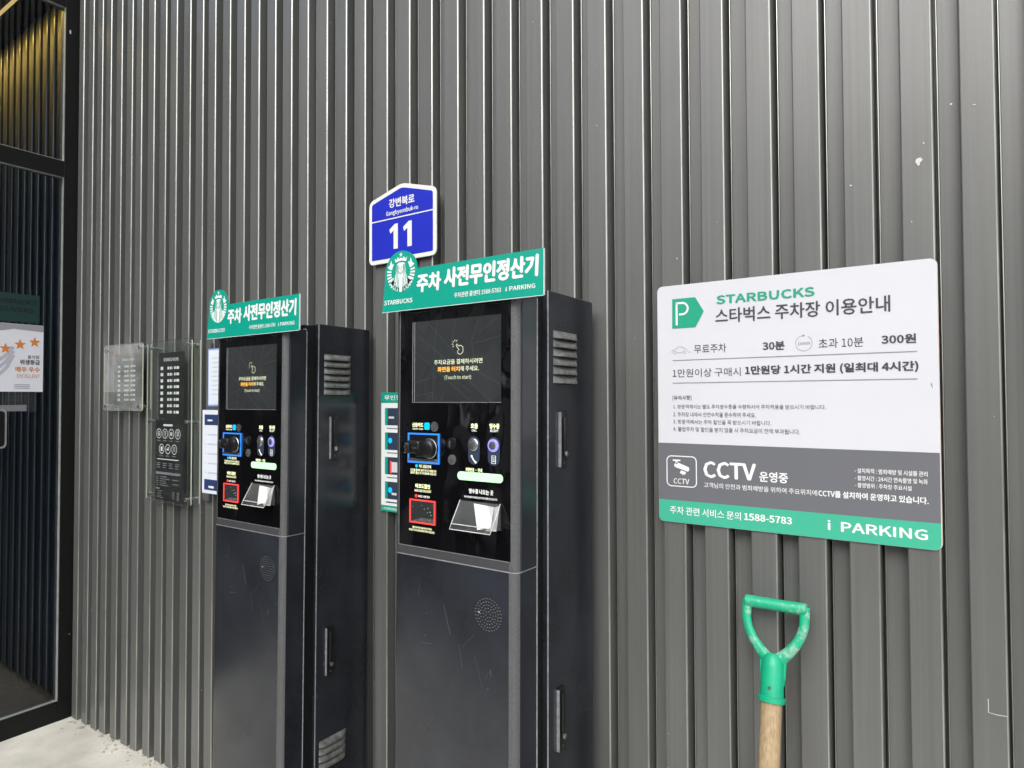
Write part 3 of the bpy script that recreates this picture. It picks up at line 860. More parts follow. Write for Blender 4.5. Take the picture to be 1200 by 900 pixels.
# ------------------------------------------------------------------ clear boards on stand-offs
def acrylic_board(root, x0, x1, z0, z1, m_, yfnt=-0.040, ybk=-0.010, pts=()):
    t_ = 0.003
    B().prism(rrect(x0, x1, z0, z1, 0.006), yfnt, yfnt + t_).build('front_sheet', m_, root)
    B().prism(rrect(x0 + .012, x1 + .012, z0, z1, 0.006), ybk - t_, ybk).build('back_sheet', 'clear', root)
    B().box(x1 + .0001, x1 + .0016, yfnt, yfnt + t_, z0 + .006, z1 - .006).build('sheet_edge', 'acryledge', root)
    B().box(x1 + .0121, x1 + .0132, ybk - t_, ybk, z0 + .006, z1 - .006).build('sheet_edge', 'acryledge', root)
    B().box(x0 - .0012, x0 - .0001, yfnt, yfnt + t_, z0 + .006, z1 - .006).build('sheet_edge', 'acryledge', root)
    b = B(); b.box(x0 + .006, x1 - .006, yfnt, yfnt + t_, z1 + .0001, z1 + .0022); b.box(x0 + .006, x1 - .006, yfnt, yfnt + t_, z0 - .0022, z0 - .0001)
    b.build('sheet_rim', 'chrome', root)
    for px, pz in pts:
        b = B(); b.lathe([(0.003, yfnt - 0.006), (0.0085, yfnt - 0.005), (0.0085, yfnt - 0.0002)], 'y', (px, 0, pz), 14)
        b.lathe([(0.0055, yfnt + t_ + .0002), (0.0055, ybk - t_ - .0002)], 'y', (px, 0, pz), 12)
        b.lathe([(0.007, ybk + .0002), (0.007, 0.001)], 'y', (px, 0, pz), 12)
        b.build('standoff', 'chrome', root, smooth=True)
ba = thing('opening_hours_board', 'smaller clear acrylic board with a black timetable, left of the tall clear board', 'notice board', (-2.93, -0.04, 1.45))
acrylic_board(ba, -3.106, -2.765, 1.455, 1.740, 'clearhaze', pts=[(-3.085, 1.720), (-2.79, 1.722), (-3.085, 1.475), (-2.79, 1.475)])
def timetable(root, x0, x1, z0, z1, y, rows):
    b = B(); zr = (z1 - z0) / rows; w = x1 - x0
    for r_ in range(rows):
        zc = z1 - (r_ + 0.5) * zr
        h = zr * 0.26
        b.flatrect(x0, x0 + w * 0.13, zc - h, zc + h, y)
        for a, c in ((.34, .42), (.45, .53), (.545, .575), (.66, .74), (.77, .90)):
            b.flatrect(x0 + w * a, x0 + w * c, zc - h * .8, zc + h * .8, y)
    b.build('timetable', 'white', root)
B().box(-3.018, -2.780, -0.0362, -0.0355, 1.478, 1.700).build('poster', 'posterdk', ba)
timetable(ba, -2.985, -2.815, 1.492, 1.655, -0.0368, 8)
b = B(); cx, cz = -2.985, 1.680
b.flat([(cx + (0.020 if k % 2 == 0 else 0.008) * math.sin(math.pi * k / 5), cz + (0.018 if k % 2 == 0 else 0.008) * math.cos(math.pi * k / 5)) for k in range(10)], -0.0372)
b.build('star', mat('brown_star_print', (0.22, 0.12, 0.06), 0.5), ba)
lettering(B(), 'BUSINESS HOURS', (-2.945, -2.84, 1.668, 1.680), -0.0368, 1.5).build('lettering', 'white', ba)

bb = thing('store_information_board', 'tall clear acrylic board with black panels of white icons and tables, beside the left kiosk', 'notice board', (-2.55, -0.04, 1.09))
acrylic_board(bb, -2.7246, -2.390, 1.094, 1.736, 'clear', pts=[(-2.70, 1.712), (-2.42, 1.715), (-2.70, 1.415), (-2.42, 1.415), (-2.70, 1.118), (-2.42, 1.118)])
B().box(-2.640, -2.448, -0.0362, -0.0355, 1.425, 1.690).build('poster', 'posterdk', bb)
B().box(-2.660, -2.448, -0.0362, -0.0355, 1.100, 1.423).build('poster', 'posterdk', bb)
yq = -0.0368
lettering(B(), 'BUSINESS HOURS', (-2.60, -2.49, 1.655, 1.668), yq, 1.5).build('lettering', 'white', bb)
timetable(bb, -2.625, -2.470, 1.440, 1.640, yq, 8)
b = B(); b.flatrect(-2.60, -2.53, 1.396, 1.404, yq); b.flatrect(-2.645, -2.485, 1.262, 1.2655, yq)
b.build('rule', 'white', bb)
b = B()
def icon(b, cx, cz, k):
    b.ring(cx, cz, 0.0185, 0.0028, yq, 18)
    if k == 0: b.ring(cx, cz, .008, .003, yq, 10); b.disc(cx, cz - .002, .003, yq, n=8)
    elif k == 1: b.disc(cx, cz + .008, .003, yq, n=8); b.stroke([(cx, cz + .006), (cx - .002, cz - .003), (cx + .004, cz - .011)], .0035, yq); b.stroke([(cx, cz + .003), (cx + .006, cz - .001)], .0025, yq)
    elif k == 2: b.flatrect(cx - .008, cx + .003, cz - .006, cz + .007, yq); b.stroke([(cx + .004, cz - .008), (cx + .009, cz + .006)], .0025, yq)
    elif k == 3: b.ring(cx, cz + .004, .006, .003, yq, 10); b.stroke([(cx - .008, cz - .006), (cx + .008, cz - .006)], .003, yq)
    elif k == 4: b.flatrect(cx - .007, cx + .007, cz - .009, cz + .009, yq)
    elif k == 5: b.flatrect(cx - .009, cx + .007, cz - .005, cz + .002, yq); b.disc(cx + .003, cz + .005, .004, yq, n=8)
    else: b.stroke([(cx - .004, cz - .009), (cx - .004, cz + .009), (cx + .005, cz + .009), (cx + .005, cz - .009)], .003, yq)
for i, k in enumerate((0, 1, 2, 3)): icon(b, -2.634 + 0.0475 * i, 1.366, k)
for i, k in enumerate((4, 5, 6)): icon(b, -2.612 + 0.0475 * i, 1.305, k)
b.build('icon', 'white', bb)
b = B()
for i in range(4): b.flatrect(-2.650 + 0.0475 * i, -2.622 + 0.0475 * i, 1.336, 1.3395, yq)
for i in range(3): b.flatrect(-2.628 + 0.0475 * i, -2.600 + 0.0475 * i, 1.276, 1.2795, yq)
for r_, zz in enumerate((1.246, 1.238, 1.229)):
    for i in range(4): b.flatrect(-2.650 + 0.047 * i, -2.650 + 0.047 * i + random.uniform(.02, .032), zz, zz + .0035, yq)
b.flatrect(-2.655, -2.470, 1.203, 1.213, yq)
for k in range(5):
    b.flatrect(-2.652, -2.636, 1.192 - k * .0085, 1.195 - k * .0085, yq); b.flatrect(-2.625, -2.625 + random.uniform(.04, .075), 1.192 - k * .0085, 1.195 - k * .0085, yq)
    if k % 2: b.flatrect(-2.53, -2.485, 1.192 - k * .0085, 1.195 - k * .0085, yq)
b.flatrect(-2.655, -2.625, 1.143, 1.149, yq)
for k in range(5):
    b.flatrect(-2.645, -2.645 + random.uniform(.03, .05), 1.1355 - k * .0065, 1.138 - k * .0065, yq)
    b.flatrect(-2.53, -2.512, 1.1355 - k * .0065, 1.138 - k * .0065, yq); b.flatrect(-2.495, -2.478, 1.1355 - k * .0065, 1.138 - k * .0065, yq)
b.build('small_print', 'inklight', bb)

# ------------------------------------------------------------------ notices half hidden by the kiosks
n1 = thing('price_notice', 'pale notice with blue border partly hidden by the left kiosk, upper of the two', 'notice', (-2.25, -0.01, 1.47))
B().box(-2.328, -2.10, -0.010, -0.008, 1.476, 1.694).build('sheet', 'noticeblue', n1)
B().box(-2.322, -2.105, -0.0112, -0.0104, 1.482, 1.688).build('page', 'notice', n1)
b = B()
for k in range(9): b.flatrect(-2.300, -2.300 + random.uniform(.05, .16), 1.655 - k * .017, 1.659 - k * .017, -0.0116)
b.build('small_print', 'inkfaint', n1)
B().box(-2.335, -2.12, -0.013, -0.0001, 1.4635, 1.4745).build('clip', 'greyplastic', n1)
B().box(-2.318, -2.308, -0.008, -0.0001, 1.6945, 1.715).build('hanger', 'chrome', n1)
n2 = thing('discount_notice', 'white notice with navy blocks at top and bottom, partly hidden by the left kiosk', 'notice', (-2.25, -0.01, 1.14))
B().box(-2.360, -2.12, -0.012, -0.009, 1.147, 1.462).build('sheet', 'notice', n2)
for z_ in (1.405, 1.160): B().flatrect(-2.345, -2.15, z_, z_ + .04, -0.0126).build('navy_block', 'navyprint', n2)
b = B()
for k in range(5):
    b.flatrect(-2.338, -2.332, 1.366 - k * .036, 1.372 - k * .036, -0.0126); b.flatrect(-2.322, -2.25, 1.366 - k * .036, 1.372 - k * .036, -0.0126)
b.build('small_print', 'inkfaint', n2)
b = B(); b.flatrect(-2.315, -2.28, 1.168, 1.176, -.013); b.flatrect(-2.325, -2.29, 1.42, 1.426, -.013); b.build('lettering', 'white', n2)
b = B(); b.box(-2.35, -2.31, -0.016, -0.0001, 1.118, 1.1465, 0.002); b.build('clip', 'greyplastic', n2)
n3 = thing('payment_guide_poster', 'white and green payment guide poster showing past the left side of the right kiosk', 'poster', (-1.28, -0.01, 1.17))
B().box(-1.404, -1.12, -0.0065, -0.0040, 1.168, 1.520).build('sheet', 'white', n3)
b = B(); b.flatrect(-1.404, -1.12, 1.489, 1.520, -0.0070); b.flatrect(-1.404, -1.12, 1.168, 1.186, -0.0070)
for k in range(4):
    z1 = 1.474 - k * 0.0725; b.flatrect(-1.388, -1.377, z1 - .051, z1, -0.0070)
b.build('green_block', 'teal', n3)
b = B()
for k in range(4):
    z1 = 1.474 - k * 0.0725; b.flatrect(-1.377, -1.24, z1 - .051, z1, -0.0070)
b.build('picture', 'slateblue', n3)
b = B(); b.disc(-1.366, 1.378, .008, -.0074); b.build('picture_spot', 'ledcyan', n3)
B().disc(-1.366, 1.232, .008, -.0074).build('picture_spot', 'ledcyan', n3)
for r_ in ((-1.36, -1.33, 1.285, 1.315), (-1.372, -1.35, 1.443, 1.449), (-1.360, -1.34, 1.218, 1.225)):
    B().flatrect(*r_, -.0074).build('picture_label', 'board', n3)
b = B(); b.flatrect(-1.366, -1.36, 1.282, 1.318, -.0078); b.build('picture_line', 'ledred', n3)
lettering(B(), '무인정산기 이용', (-1.390, -1.22, 1.497, 1.512), -0.0074, 1.5).build('lettering', 'white', n3)
lettering(B(), 'i PARKING', (-1.396, -1.34, 1.173, 1.181), -0.0074, 1.5).build('lettering', 'white', n3)
b = B()
for k in range(4): b.flatrect(-1.380, -1.25, 1.412 - k * .0725, 1.4155 - k * .0725, -.0070)
b.flatrect(-1.385, -1.25, 1.194, 1.197, -.0070)
b.build('small_print', 'inklight', n3)

# ------------------------------------------------------------------ the parking payment kiosk (built once, at its own origin)
XL, XR = -0.162, 0.162
YF, YR = -0.335, -0.020        # front face, back
ZT, ZF = 1.695, 1.675
def kiosk():
    k = thing('parking_payment_kiosk', 'x', 'kiosk', (0, 0, 0), 'parking payment kiosks standing against the ribbed wall')
    hz = B().box(XL, XR, -0.219, YR, 0.0, ZT, 0.0022).build('housing', 'kiosk', k)
    B().box(XL + .010, XR - .014, -0.262, -0.2195, 0.004, ZT - .006).build('neck', 'kioskdk', k)
    # the sheet-metal lip that runs down beside the groove
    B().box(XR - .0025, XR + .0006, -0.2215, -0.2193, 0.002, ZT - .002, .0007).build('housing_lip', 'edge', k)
    zs = 1.134
    def door(z0, z1, name, m_):
        b = B()
        pr = [(XL, -0.266), (XL, YF + .012)]
        pr += [(XL + .012 - .012 * math.cos(R(a)), YF + .012 - .012 * math.sin(R(a))) for a in (30, 60, 90)]
        pr += [(XR - .014 + .014 * math.sin(R(a)), YF + .014 - .014 * math.cos(R(a))) for a in (0, 15, 30, 45, 60, 75, 90)]
        pr += [(XR, -0.266)]
        b.prism(pr, z0, z1, plane='xy'); return b.build(name, m_, k, smooth=True)
    ld_ = door(0.01, zs - .0012, 'lower_door', 'kiosk')
    ud = door(zs + .0012, ZF, 'upper_door', 'trim')
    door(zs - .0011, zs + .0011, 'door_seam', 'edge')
    # hemmed rear edge of the door, its highlight put into the colour
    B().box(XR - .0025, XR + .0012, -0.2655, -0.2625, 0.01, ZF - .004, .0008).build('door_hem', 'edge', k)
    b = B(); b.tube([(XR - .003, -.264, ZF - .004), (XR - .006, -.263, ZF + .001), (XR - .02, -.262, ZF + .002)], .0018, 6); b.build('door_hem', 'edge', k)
    # textured corner strip, sky highlight put into its lighter colour
    for z0_, z1_ in ((.012, zs - .0015), (zs + .0015, ZF - .001)):
        b = B()
        pr = [(XR - .0185, YF - .0003), (XR - .0185, YF - .0010)]
        pr += [(XR - .014 + .0150 * math.sin(R(a)), YF + .014 - .0150 * math.cos(R(a))) for a in (0, 15, 30, 45, 60, 75)]
        pr += [(XR - .014 + .0143 * math.sin(R(a)), YF + .014 - .0143 * math.cos(R(a))) for a in (75, 60, 45, 30, 15, 0)]
        b.prism(pr, z0_, z1_, plane='xy'); b.build('corner_highlight', 'cornerlight', k, smooth=True)
    # side skin of the upper door is smooth navy like the housing
    B().box(XR + .0001, XR + .0008, -0.319, -0.2665, zs + .0015, ZF - .001).build('door_skin', 'kiosk', k)
    # speaker holes
    b = B(); cx, cz = 0.094, 1.046
    for rr, n in ((0.0, 1), (.0062, 6), (.0124, 12), (.0186, 18), (.0248, 24), (.031, 30)):
        for i in range(n):
            a = 2 * math.pi * i / n + rr * 40
            b.disc(cx + rr * math.cos(a), cz + rr * math.sin(a), .00125, YF - .0004, n=6)
    b.build('speaker_hole', 'kioskdk', ld_, kind='stuff')
    b = B()
    for rr, n in ((.0062, 6), (.0124, 12), (.0186, 18), (.0248, 24), (.031, 30)):
        for i in range(n):
            a = 2 * math.pi * i / n + rr * 40
            b.ring(cx + rr * math.cos(a), cz + rr * math.sin(a), .00155, .0005, YF - .0006, 5, math.pi, 2 * math.pi)
    b.build('speaker_hole_rim', 'edge', ld_, kind='stuff')
    # scratches
    b = B()
    for (x, z, dx, dz, w) in ((-.02, 1.045, .018, -.058, .0008), (.02, .975, .010, -.05, .0004), (-.085, 1.08, -.006, -.03, .0004),
                              (-.08, .955, .03, .004, .0004), (.03, .97, .03, .03, .0003), (.06, .96, .02, -.06, .0003), (.10, .94, .001, -.012, .001),
                              (.088, .92, .012, .02, .0003), (-.1, .60, .03, -.09, .0003), (.02, .66, .03, -.05, .0003), (.0, .45, .004, -.03, .002)):
        b.stroke([(x, z), (x + dx, z + dz)], w, YF - .0004)
    for _ in range(26): blob(b, random.uniform(XL + .02, XR - .02), random.uniform(.3, 1.12), random.choice([.0006, .0009, .0013]), YF - .0004, n=6)
    b.build('scratch', 'scratch', ld_, kind='stuff')
    # black acrylic control panel
    pl_ = B().box(-0.1465, 0.1475, YF - .0012, YF + .002, 1.1545, 1.672, .0004).build('control_panel', 'acryl', k)
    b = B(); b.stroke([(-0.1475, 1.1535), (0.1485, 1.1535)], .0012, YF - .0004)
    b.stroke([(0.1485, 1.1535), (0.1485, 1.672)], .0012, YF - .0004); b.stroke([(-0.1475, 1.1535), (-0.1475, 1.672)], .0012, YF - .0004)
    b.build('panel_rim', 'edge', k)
    yp = YF - .0016
    B().box(-0.106, 0.1245, YF - .0020, YF - .0013, 1.4622, 1.6340, .0002).build('screen', 'screen', pl_)
    b = B()
    b.flatrect(-0.1095, -0.1078, 1.4615, 1.634, yp - .0002); b.flatrect(-0.1035, -0.1020, 1.4625, 1.6335, YF - .0024)
    b.flatrect(-0.1095, 0.1250, 1.4605, 1.4615, yp - .0002)
    b.build('screen_bezel_edge', 'edge', pl_)
    yt_ = YF - .0024
    for tx, rc, m_, bo in (("주차요금을 결제하시려면", (-0.0474, 0.0796, 1.5395, 1.5500), 'scrtext', .8), ("화면을 터치", (-0.0378, 0.0215, 1.5242, 1.5350), 'scrorange', 1.8),
                           ("해 주세요.", (0.0232, 0.0711, 1.5245, 1.5350), 'scrtext', .8), ("(Touch to start)", (-0.0184, 0.0511, 1.5069, 1.517), 'scrtext', .3)):
        lettering(B(), tx, rc, yt_, bo).build('lettering', m_, pl_)
    b = B()
    hx, hz_ = 0.018, 1.572
    b.stroke([(hx - .006, hz_ + .006), (hx + .002, hz_ - .004), (hx - .003, hz_ - .006), (hx - .001, hz_ - .011), (hx + .006, hz_ - .013), (hx + .012, hz_ - .008),
              (hx + .012, hz_ + .002), (hx + .005, hz_ + .006), (hx + .001, hz_ + .004), (hx - .004, hz_ + .009), (hx - .006, hz_ + .006)], .0012, yt_)
    for a in (60, 100, 140, 180, 220): b.stroke([(hx - .008 + .0055 * math.cos(R(a)), hz_ + .009 + .0055 * math.sin(R(a))), (hx - .008 + .0095 * math.cos(R(a)), hz_ + .009 + .0095 * math.sin(R(a)))], .0011, yt_)
    b.build('tap_icon', 'scrtext', pl_)
    b = B()
    for p in (((-.07, 1.634), (.04, 1.535), (.123, 1.497)), ((-.102, 1.57), (-.03, 1.52), (.05, 1.463)), ((-.09, 1.60), (.0, 1.54), (.1, 1.463)),
              ((.012, 1.634), (.0, 1.59), (.003, 1.57)), ((.07, 1.633), (.052, 1.585), (.058, 1.55)), ((.06, 1.58), (.123, 1.592)), ((.07, 1.60), (.115, 1.628)),
              ((-.10, 1.503), (-.04, 1.515)), ((-.075, 1.463), (-.05, 1.478)), ((-.03, 1.463), (-.02, 1.48)), ((-.1, 1.475), (-.05, 1.482)), ((.03, 1.496), (.05, 1.482)), ((-.04, 1.634), (-.045, 1.6), (-.052, 1.463))):
        b.stroke(p, .0005, YF - .0022)
    b.build('screen_mark', 'screenline', pl_)
    # card slot with blue surround
    x0, x1, z0, z1 = -0.1205, -0.0320, 1.3315, 1.3955
    def frame(x0, x1, z0, z1, w, m_, name):
        b = B(); y0_, y1_ = YF - .0034, YF - .0013
        b.box(x0, x1, y0_, y1_, z1 - w, z1); b.box(x0, x1, y0_, y1_, z0, z0 + w)
        b.box(x0, x0 + w, y0_, y1_, z0 + w, z1 - w); b.box(x1 - w, x1, y0_, y1_, z0 + w, z1 - w)
        return b.build(name, m_, pl_)
    frame(x0, x1, z0, z1, .0034, 'ledblue', 'card_slot_frame')
    b = B(); b.box(x0 + .0036, x1 - .0036, YF - .0022, YF - .0014, z0 + .0036, z1 - .0036); b.build('card_slot_recess', 'rubber', pl_)
    b = B(); b.box(x0 + .004, x1 - .005, YF - .006, YF - .0024, z0 + .004, z0 + .010, .0008); b.build('card_slot_lip', mat('worn_brass_lip', (.30, .24, .14), .35, metal=.5), pl_) if False else b.build('card_slot_lip', 'chrome', pl_)
    b = B()
    prof = [(0.0, -.020), (.014, -.020), (.0185, -.017), (.0205, -.009), (.0205, 0.0)]
    b.lathe([(r_, YF - .0024 + a) for r_, a in prof], 'y', (-0.054, 0, 1.364), 24)
    b.build('card_slot_housing', 'rubber', pl_, smooth=True)
    b = B(); b.lathe([(.0206, YF - .0105), (.0214, YF - .0095), (.0206, YF - .0085)], 'y', (-0.054, 0, 1.364), 24); b.build('card_slot_ring', 'chrome', pl_, smooth=True)
    b = B()
    b.box(-.112, -.074, YF - .020, YF - .0024, 1.352, 1.380, .005, 3); b.box(-.108, -.096, YF - .028, YF - .014, 1.354, 1.376, .004, 3)
    b.box(-.082, -.052, YF - .022, YF - .010, 1.347, 1.362, .002); b.build('card_slot_mouth', 'rubber', pl_, smooth=True)
    b = B()
    for i in range(4): b.lathe([(.002, YF - .0300), (.002, YF - .0278)], 'y', (-.105 + .002 * (i % 2), 0, 1.3555 + .006 * i), 8)
    b.build('card_slot_led', 'chrome', pl_)
    b = B(); b.box(-.094, -.076, YF - .0208, YF - .0198, 1.3642, 1.3656); b.build('card_slit', 'chrome', pl_)
    # labels
    for tx, rc, m_, bo in (("신용카드", (-0.1093, -0.0774, 1.4080, 1.4175), 'ledtext', 2.2), ("CREDIT CARD", (-0.1087, -0.078, 1.4024, 1.4058), 'ledtext', .8),
                           ("호출", (0.0500, 0.0680, 1.4085, 1.4190), 'ledtext', 2.2), ("CALL", (0.0526, 0.0653, 1.4026, 1.4070), 'ledwhite', 1),
                           ("영수증", (0.0967, 0.1211, 1.4088, 1.4195), 'ledtext', 2.2), ("RECEIPT", (0.0986, 0.1186, 1.4026, 1.4075), 'ledwhite', 1),
                           ("카드 삽입 안내", (-0.0896, -0.0554, 1.3218, 1.3288), 'ledtext', 1.5), ("카드를 끝까지 넣어 주시기 바랍니다", (-0.1137, -0.0404, 1.3136, 1.3192), 'ledtext', 1.2),
                           ("결제가 끝난 뒤 카드를 빼 주십시오", (-0.1137, -0.0404, 1.3078, 1.3132), 'ledtext', 1.2), ("차량번호 · 안내", (0.0374, 0.0789, 1.3215, 1.3295), 'ledtext', 1.6),
                           ("바코드할인", (-0.0991, -0.0577, 1.2782, 1.2880), 'ledtext', 2.4), ("BARCODE DISCOUNT", (-0.1012, -0.0543, 1.2706, 1.2757), 'ledtext', 1.2),
                           ("바코드 사용 안내", (-0.0905, -0.0591, 1.2588, 1.2640), 'ledwhite', 1), ("할인권 바코드를 대어 주세요", (-0.1065, -0.0522, 1.1925, 1.1970), 'ledtext', 1.2),
                           ("바코드가 보이도록 창에 가까이 대십시오", (-0.1167, -0.0444, 1.1862, 1.1912), 'ledtext', 1.2),
                           ("영수증 나오는 곳", (0.0458, 0.1065, 1.2783, 1.2882), 'ledwhite', 1.2), ("영수증 출력 버튼을 눌러 영수증을 받으십시오", (0.0341, 0.1162, 1.2690, 1.2732), 'ledwhite', .4)):
        lettering(B(), tx, rc, yp, bo).build('lettering', m_, pl_)
    b = B(); b.flat(rrect(-.0746, -.0598, 1.4030, 1.4180, .003), yp); b.disc(-.0962, 1.3254, .0036, yp, n=12); b.build('blue_mark', 'ledcyan', pl_)
    b = B(); b.disc(-.0464, 1.4100, .0108, yp); b.build('coin_mark', 'chrome', pl_)
    b = B(); b.disc(-.0968, 1.2616, .0038, yp, n=12); b.build('red_mark', 'ledred', pl_)
    for cx, cz in ((.0003, 1.3762), (.0022, 1.3432)):
        b = B(); b.lathe([(.0125 if cz > 1.36 else .0105, YF - .0012), (.0125 if cz > 1.36 else .0105, YF - .0030), (.008, YF - .0038)], 'y', (cx, 0, cz), 20)
        b.build('camera_lens', 'rubber' if cz > 1.36 else 'greyplastic', pl_, smooth=True)
    b = B(); b.flatrect(-.005, -.001, 1.369, 1.382, YF - .0041); b.build('lens_glint', 'greyplastic', pl_)
    B().disc(.0025, 1.3405, .003, YF - .0041, n=8).build('lens_glint', 'chrome', pl_)
    for cx, m_ in ((.0572, 'ledwhite'), (.1066, 'violet')):
        b = B(); b.flat(rrect(cx - .0135, cx + .0155, 1.3365, 1.3930, .0143), YF - .0016); b.build('button_plate', 'slateblue', pl_)
        b = B(); b.lathe([(.0128, YF - .0018), (.0128, YF - .0035), (.0110, YF - .0050)], 'y', (cx, 0, 1.3762), 24); b.build('button_ring', 'chrome' if m_ == 'ledwhite' else m_, pl_, smooth=True)
        b = B(); b.lathe([(.0085, YF - .0051), (.0080, YF - .0062), (.0045, YF - .0066)], 'y', (cx, 0, 1.3762), 20); b.build('push_button', 'chrome', pl_, smooth=True)
    b = B(); b.stroke([(.0525, 1.3535), (.0545, 1.3500), (.0600, 1.3430), (.0635, 1.3405)], .0026, YF - .0019); b.disc(.0530, 1.3530, .0024, YF - .0020, n=8); b.disc(.0630, 1.3412, .0024, YF - .0020, n=8)
    b.build('button_icon', 'ledwhite', pl_); b = B()
    b.stroke([(.103, 1.356), (.112, 1.356), (.112, 1.341), (.103, 1.341)], .0012, YF - .0019, True)
    for z in (1.352, 1.348, 1.345): b.stroke([(.105, z), (.110, z)], .001, YF - .0019)
    b.build('button_icon', 'ledwhite', pl_)
    b = B(); b.prism(rrect(.0172, .1296, 1.3040, 1.3208, .0078), YF - .0028, YF - .0014); b.build('light_bar', 'ledgreen', pl_)
    # barcode window
    frame(-.1145, -.0424, 1.2040, 1.2545, .0030, 'ledred', 'barcode_window_frame')
    b = B(); b.box(-.1113, -.0456, YF - .0021, YF - .0014, 1.2072, 1.2513); b.build('barcode_window', 'screen', pl_)
    b = B(); b.flat([(-.1113, 1.2075), (-.046, 1.2075), (-.046, 1.2165), (-.080, 1.2165)], YF - .0024); b.build('window_ledge', 'greyplastic', pl_)
    b = B()
    for _ in range(14): blob(b, random.uniform(-.108, -.05), random.choice([random.uniform(1.208, 1.216), random.uniform(1.208, 1.25)]), random.choice([.0006, .001]), YF - .0028, n=6)
    b.build('window_dust', 'paper', pl_, kind='stuff')
    # receipt chute with paper
    b = B(); b.box(.0240, .1275, YF - .0020, YF - .0014, 1.2115, 1.2637); b.build('receipt_opening', 'rubber', pl_)
    b = B()
    yo = YF - .031
    def sheet(pts):
        t = bmesh.new(); vs = [t.verts.new(p) for p in pts]; f = t.faces.new(vs)
        bmesh.ops.solidify(t, geom=[f], thickness=.0016); b.add(t)
    x0, x1 = .026, .1255
    sheet([(x0, YF - .003, 1.2625), (x1, YF - .003, 1.2625), (x1, yo, 1.220), (x0, yo, 1.220)])
    sheet([(x0, yo, 1.219), (x1, yo, 1.219), (x1, yo - .006, 1.211), (x0, yo - .006, 1.211)])
    sheet([(x0, YF - .003, 1.2610), (x0, yo, 1.2185), (x0, YF - .003, 1.2120)])
    sheet([(x1, YF - .003, 1.2610), (x1, yo, 1.2185), (x1, YF - .003, 1.2120)])
    ch = b.build('receipt_chute', 'chute', pl_)
    b = B()
    for p in ([(x0, YF - .0045, 1.2640), (x0, yo - .001, 1.2210), (x0, yo - .007, 1.2105), (x1, yo - .007, 1.2105), (x1, yo - .001, 1.2210), (x1, YF - .0045, 1.2640)],
              [(x0, yo - .002, 1.2205), (x1, yo - .002, 1.2205)]):
        b.tube(p, .0008, 6)
    b.build('chute_edge', 'paper', pl_)
    b = B()
    def psheet(pts, dx=0):
        vs = [b.bm.verts.new(p) for p in pts]; b.bm.faces.new(vs)
    psheet([(.062, YF - .006, 1.2600), (.112, YF - .006, 1.2570), (.121, YF - .030, 1.222), (.092, YF - .034, 1.2150)])
    psheet([(.098, YF - .005, 1.2520), (.1245, YF - .005, 1.2600), (.1245, YF - .016, 1.2130), (.108, YF - .028, 1.2140)])
    b.build('receipt_paper', 'paper', pl_)
    # louvres and handles on the right flank
    def louvre(y0, y1, zc):
        b = B(); n = 8
        t = bmesh.new(); grid = []
        for j in range(6):
            rowv = []
            for i in range(n + 1):
                u = i / n; e = math.sin(math.pi * min(1, min(u, 1 - u) * 5) / 2)
                h = math.sin(math.pi / 2 * min(1, j / 4.0)) * .0105 * e
                z = zc + .0085 - .0165 * (j / 5.0)
                if j == 5: h *= .92; z = zc - .0078
                rowv.append(t.verts.new((XR + .0003 + h, y0 + (y1 - y0) * u, z)))
            grid.append(rowv)
        for j in range(5):
            for i in range(n): t.faces.new((grid[j][i], grid[j][i + 1], grid[j + 1][i + 1], grid[j + 1][i]))
        bmesh.ops.recalc_face_normals(t, faces=t.faces)
        b.add(t)
        b.build('louvre', 'louvre', hz, smooth=True)
        b = B(); b.box(XR + .0001, XR + .0040, y0 + .004, y1 - .004, zc - .0098, zc - .0080); b.build('louvre_slot', 'kioskdk', hz)
    for i in range(6): louvre(-.2005, -.0985, 1.6045 - i * .0190)
    for i in range(4): louvre(-.2060, -.1060, .5560 - i * .0195)
    def handle(y0, y1, z0, z1):
        h = B().box(XR + .0001, XR + .0050, y0, y1, z0, z1, .0018).build('door_handle', 'rubber', k, smooth=True)
        ym = (y0 + y1) / 2
        B().box(XR + .0051, XR + .0100, ym - .0065, ym + .0075, z0 + .030, z1 - .012, .003, 3).build('pull', 'rubber', h, smooth=True)
        b = B(); b.box(XR + .0001, XR + .0066, y0 - .0016, y0 - .0003, z0 + .002, z1 - .002); b.build('handle_edge', 'edge', h)
        b = B(); b.lathe([(.0060, XR + .0115), (.0060, XR + .0095), (.002, XR + .0125)][::-1], 'x', (0, ym, z0 + .030), 16); b.build('lock', 'chrome', h, smooth=True)
        b = B(); b.lathe([(.0028, XR + .0060), (.0028, XR + .0066)], 'x', (0, ym, z0 + .010), 10); b.build('screw', 'greyplastic', h)
    handle(-.177, -.149, 1.3225, 1.4425)
    handle(-.185, -.157, .7345, .8645)
    # green header sign standing on the front of the cabinet
    ys0, ys1 = -0.3495, -0.3455
    cxc, czc, rc = -0.1305, 1.7470, 0.0478
    arc = [(cxc + rc * math.cos(R(a)), czc + rc * math.sin(R(a))) for a in range(5, 181, 7)]
    outl = [(-0.1875, 1.6640), (0.2325, 1.6640), (0.2325, 1.7515)] + arc + [(-0.1800, 1.7200)]
    hs = B().prism(outl, ys0, ys1).build('header_sign', 'teal', k)
    b = B(); b.box(.2326, .2336, ys0, ys1, 1.6642, 1.7512); b.box(-.186, .2320, ys0, ys1, 1.6630, 1.6639); b.build('sign_edge', 'white', hs)
    B().box(-.14, .14, ys1, YF - .0003, 1.668, 1.6735).build('sign_bracket', 'trim', k)
    yl = ys0 - .0004
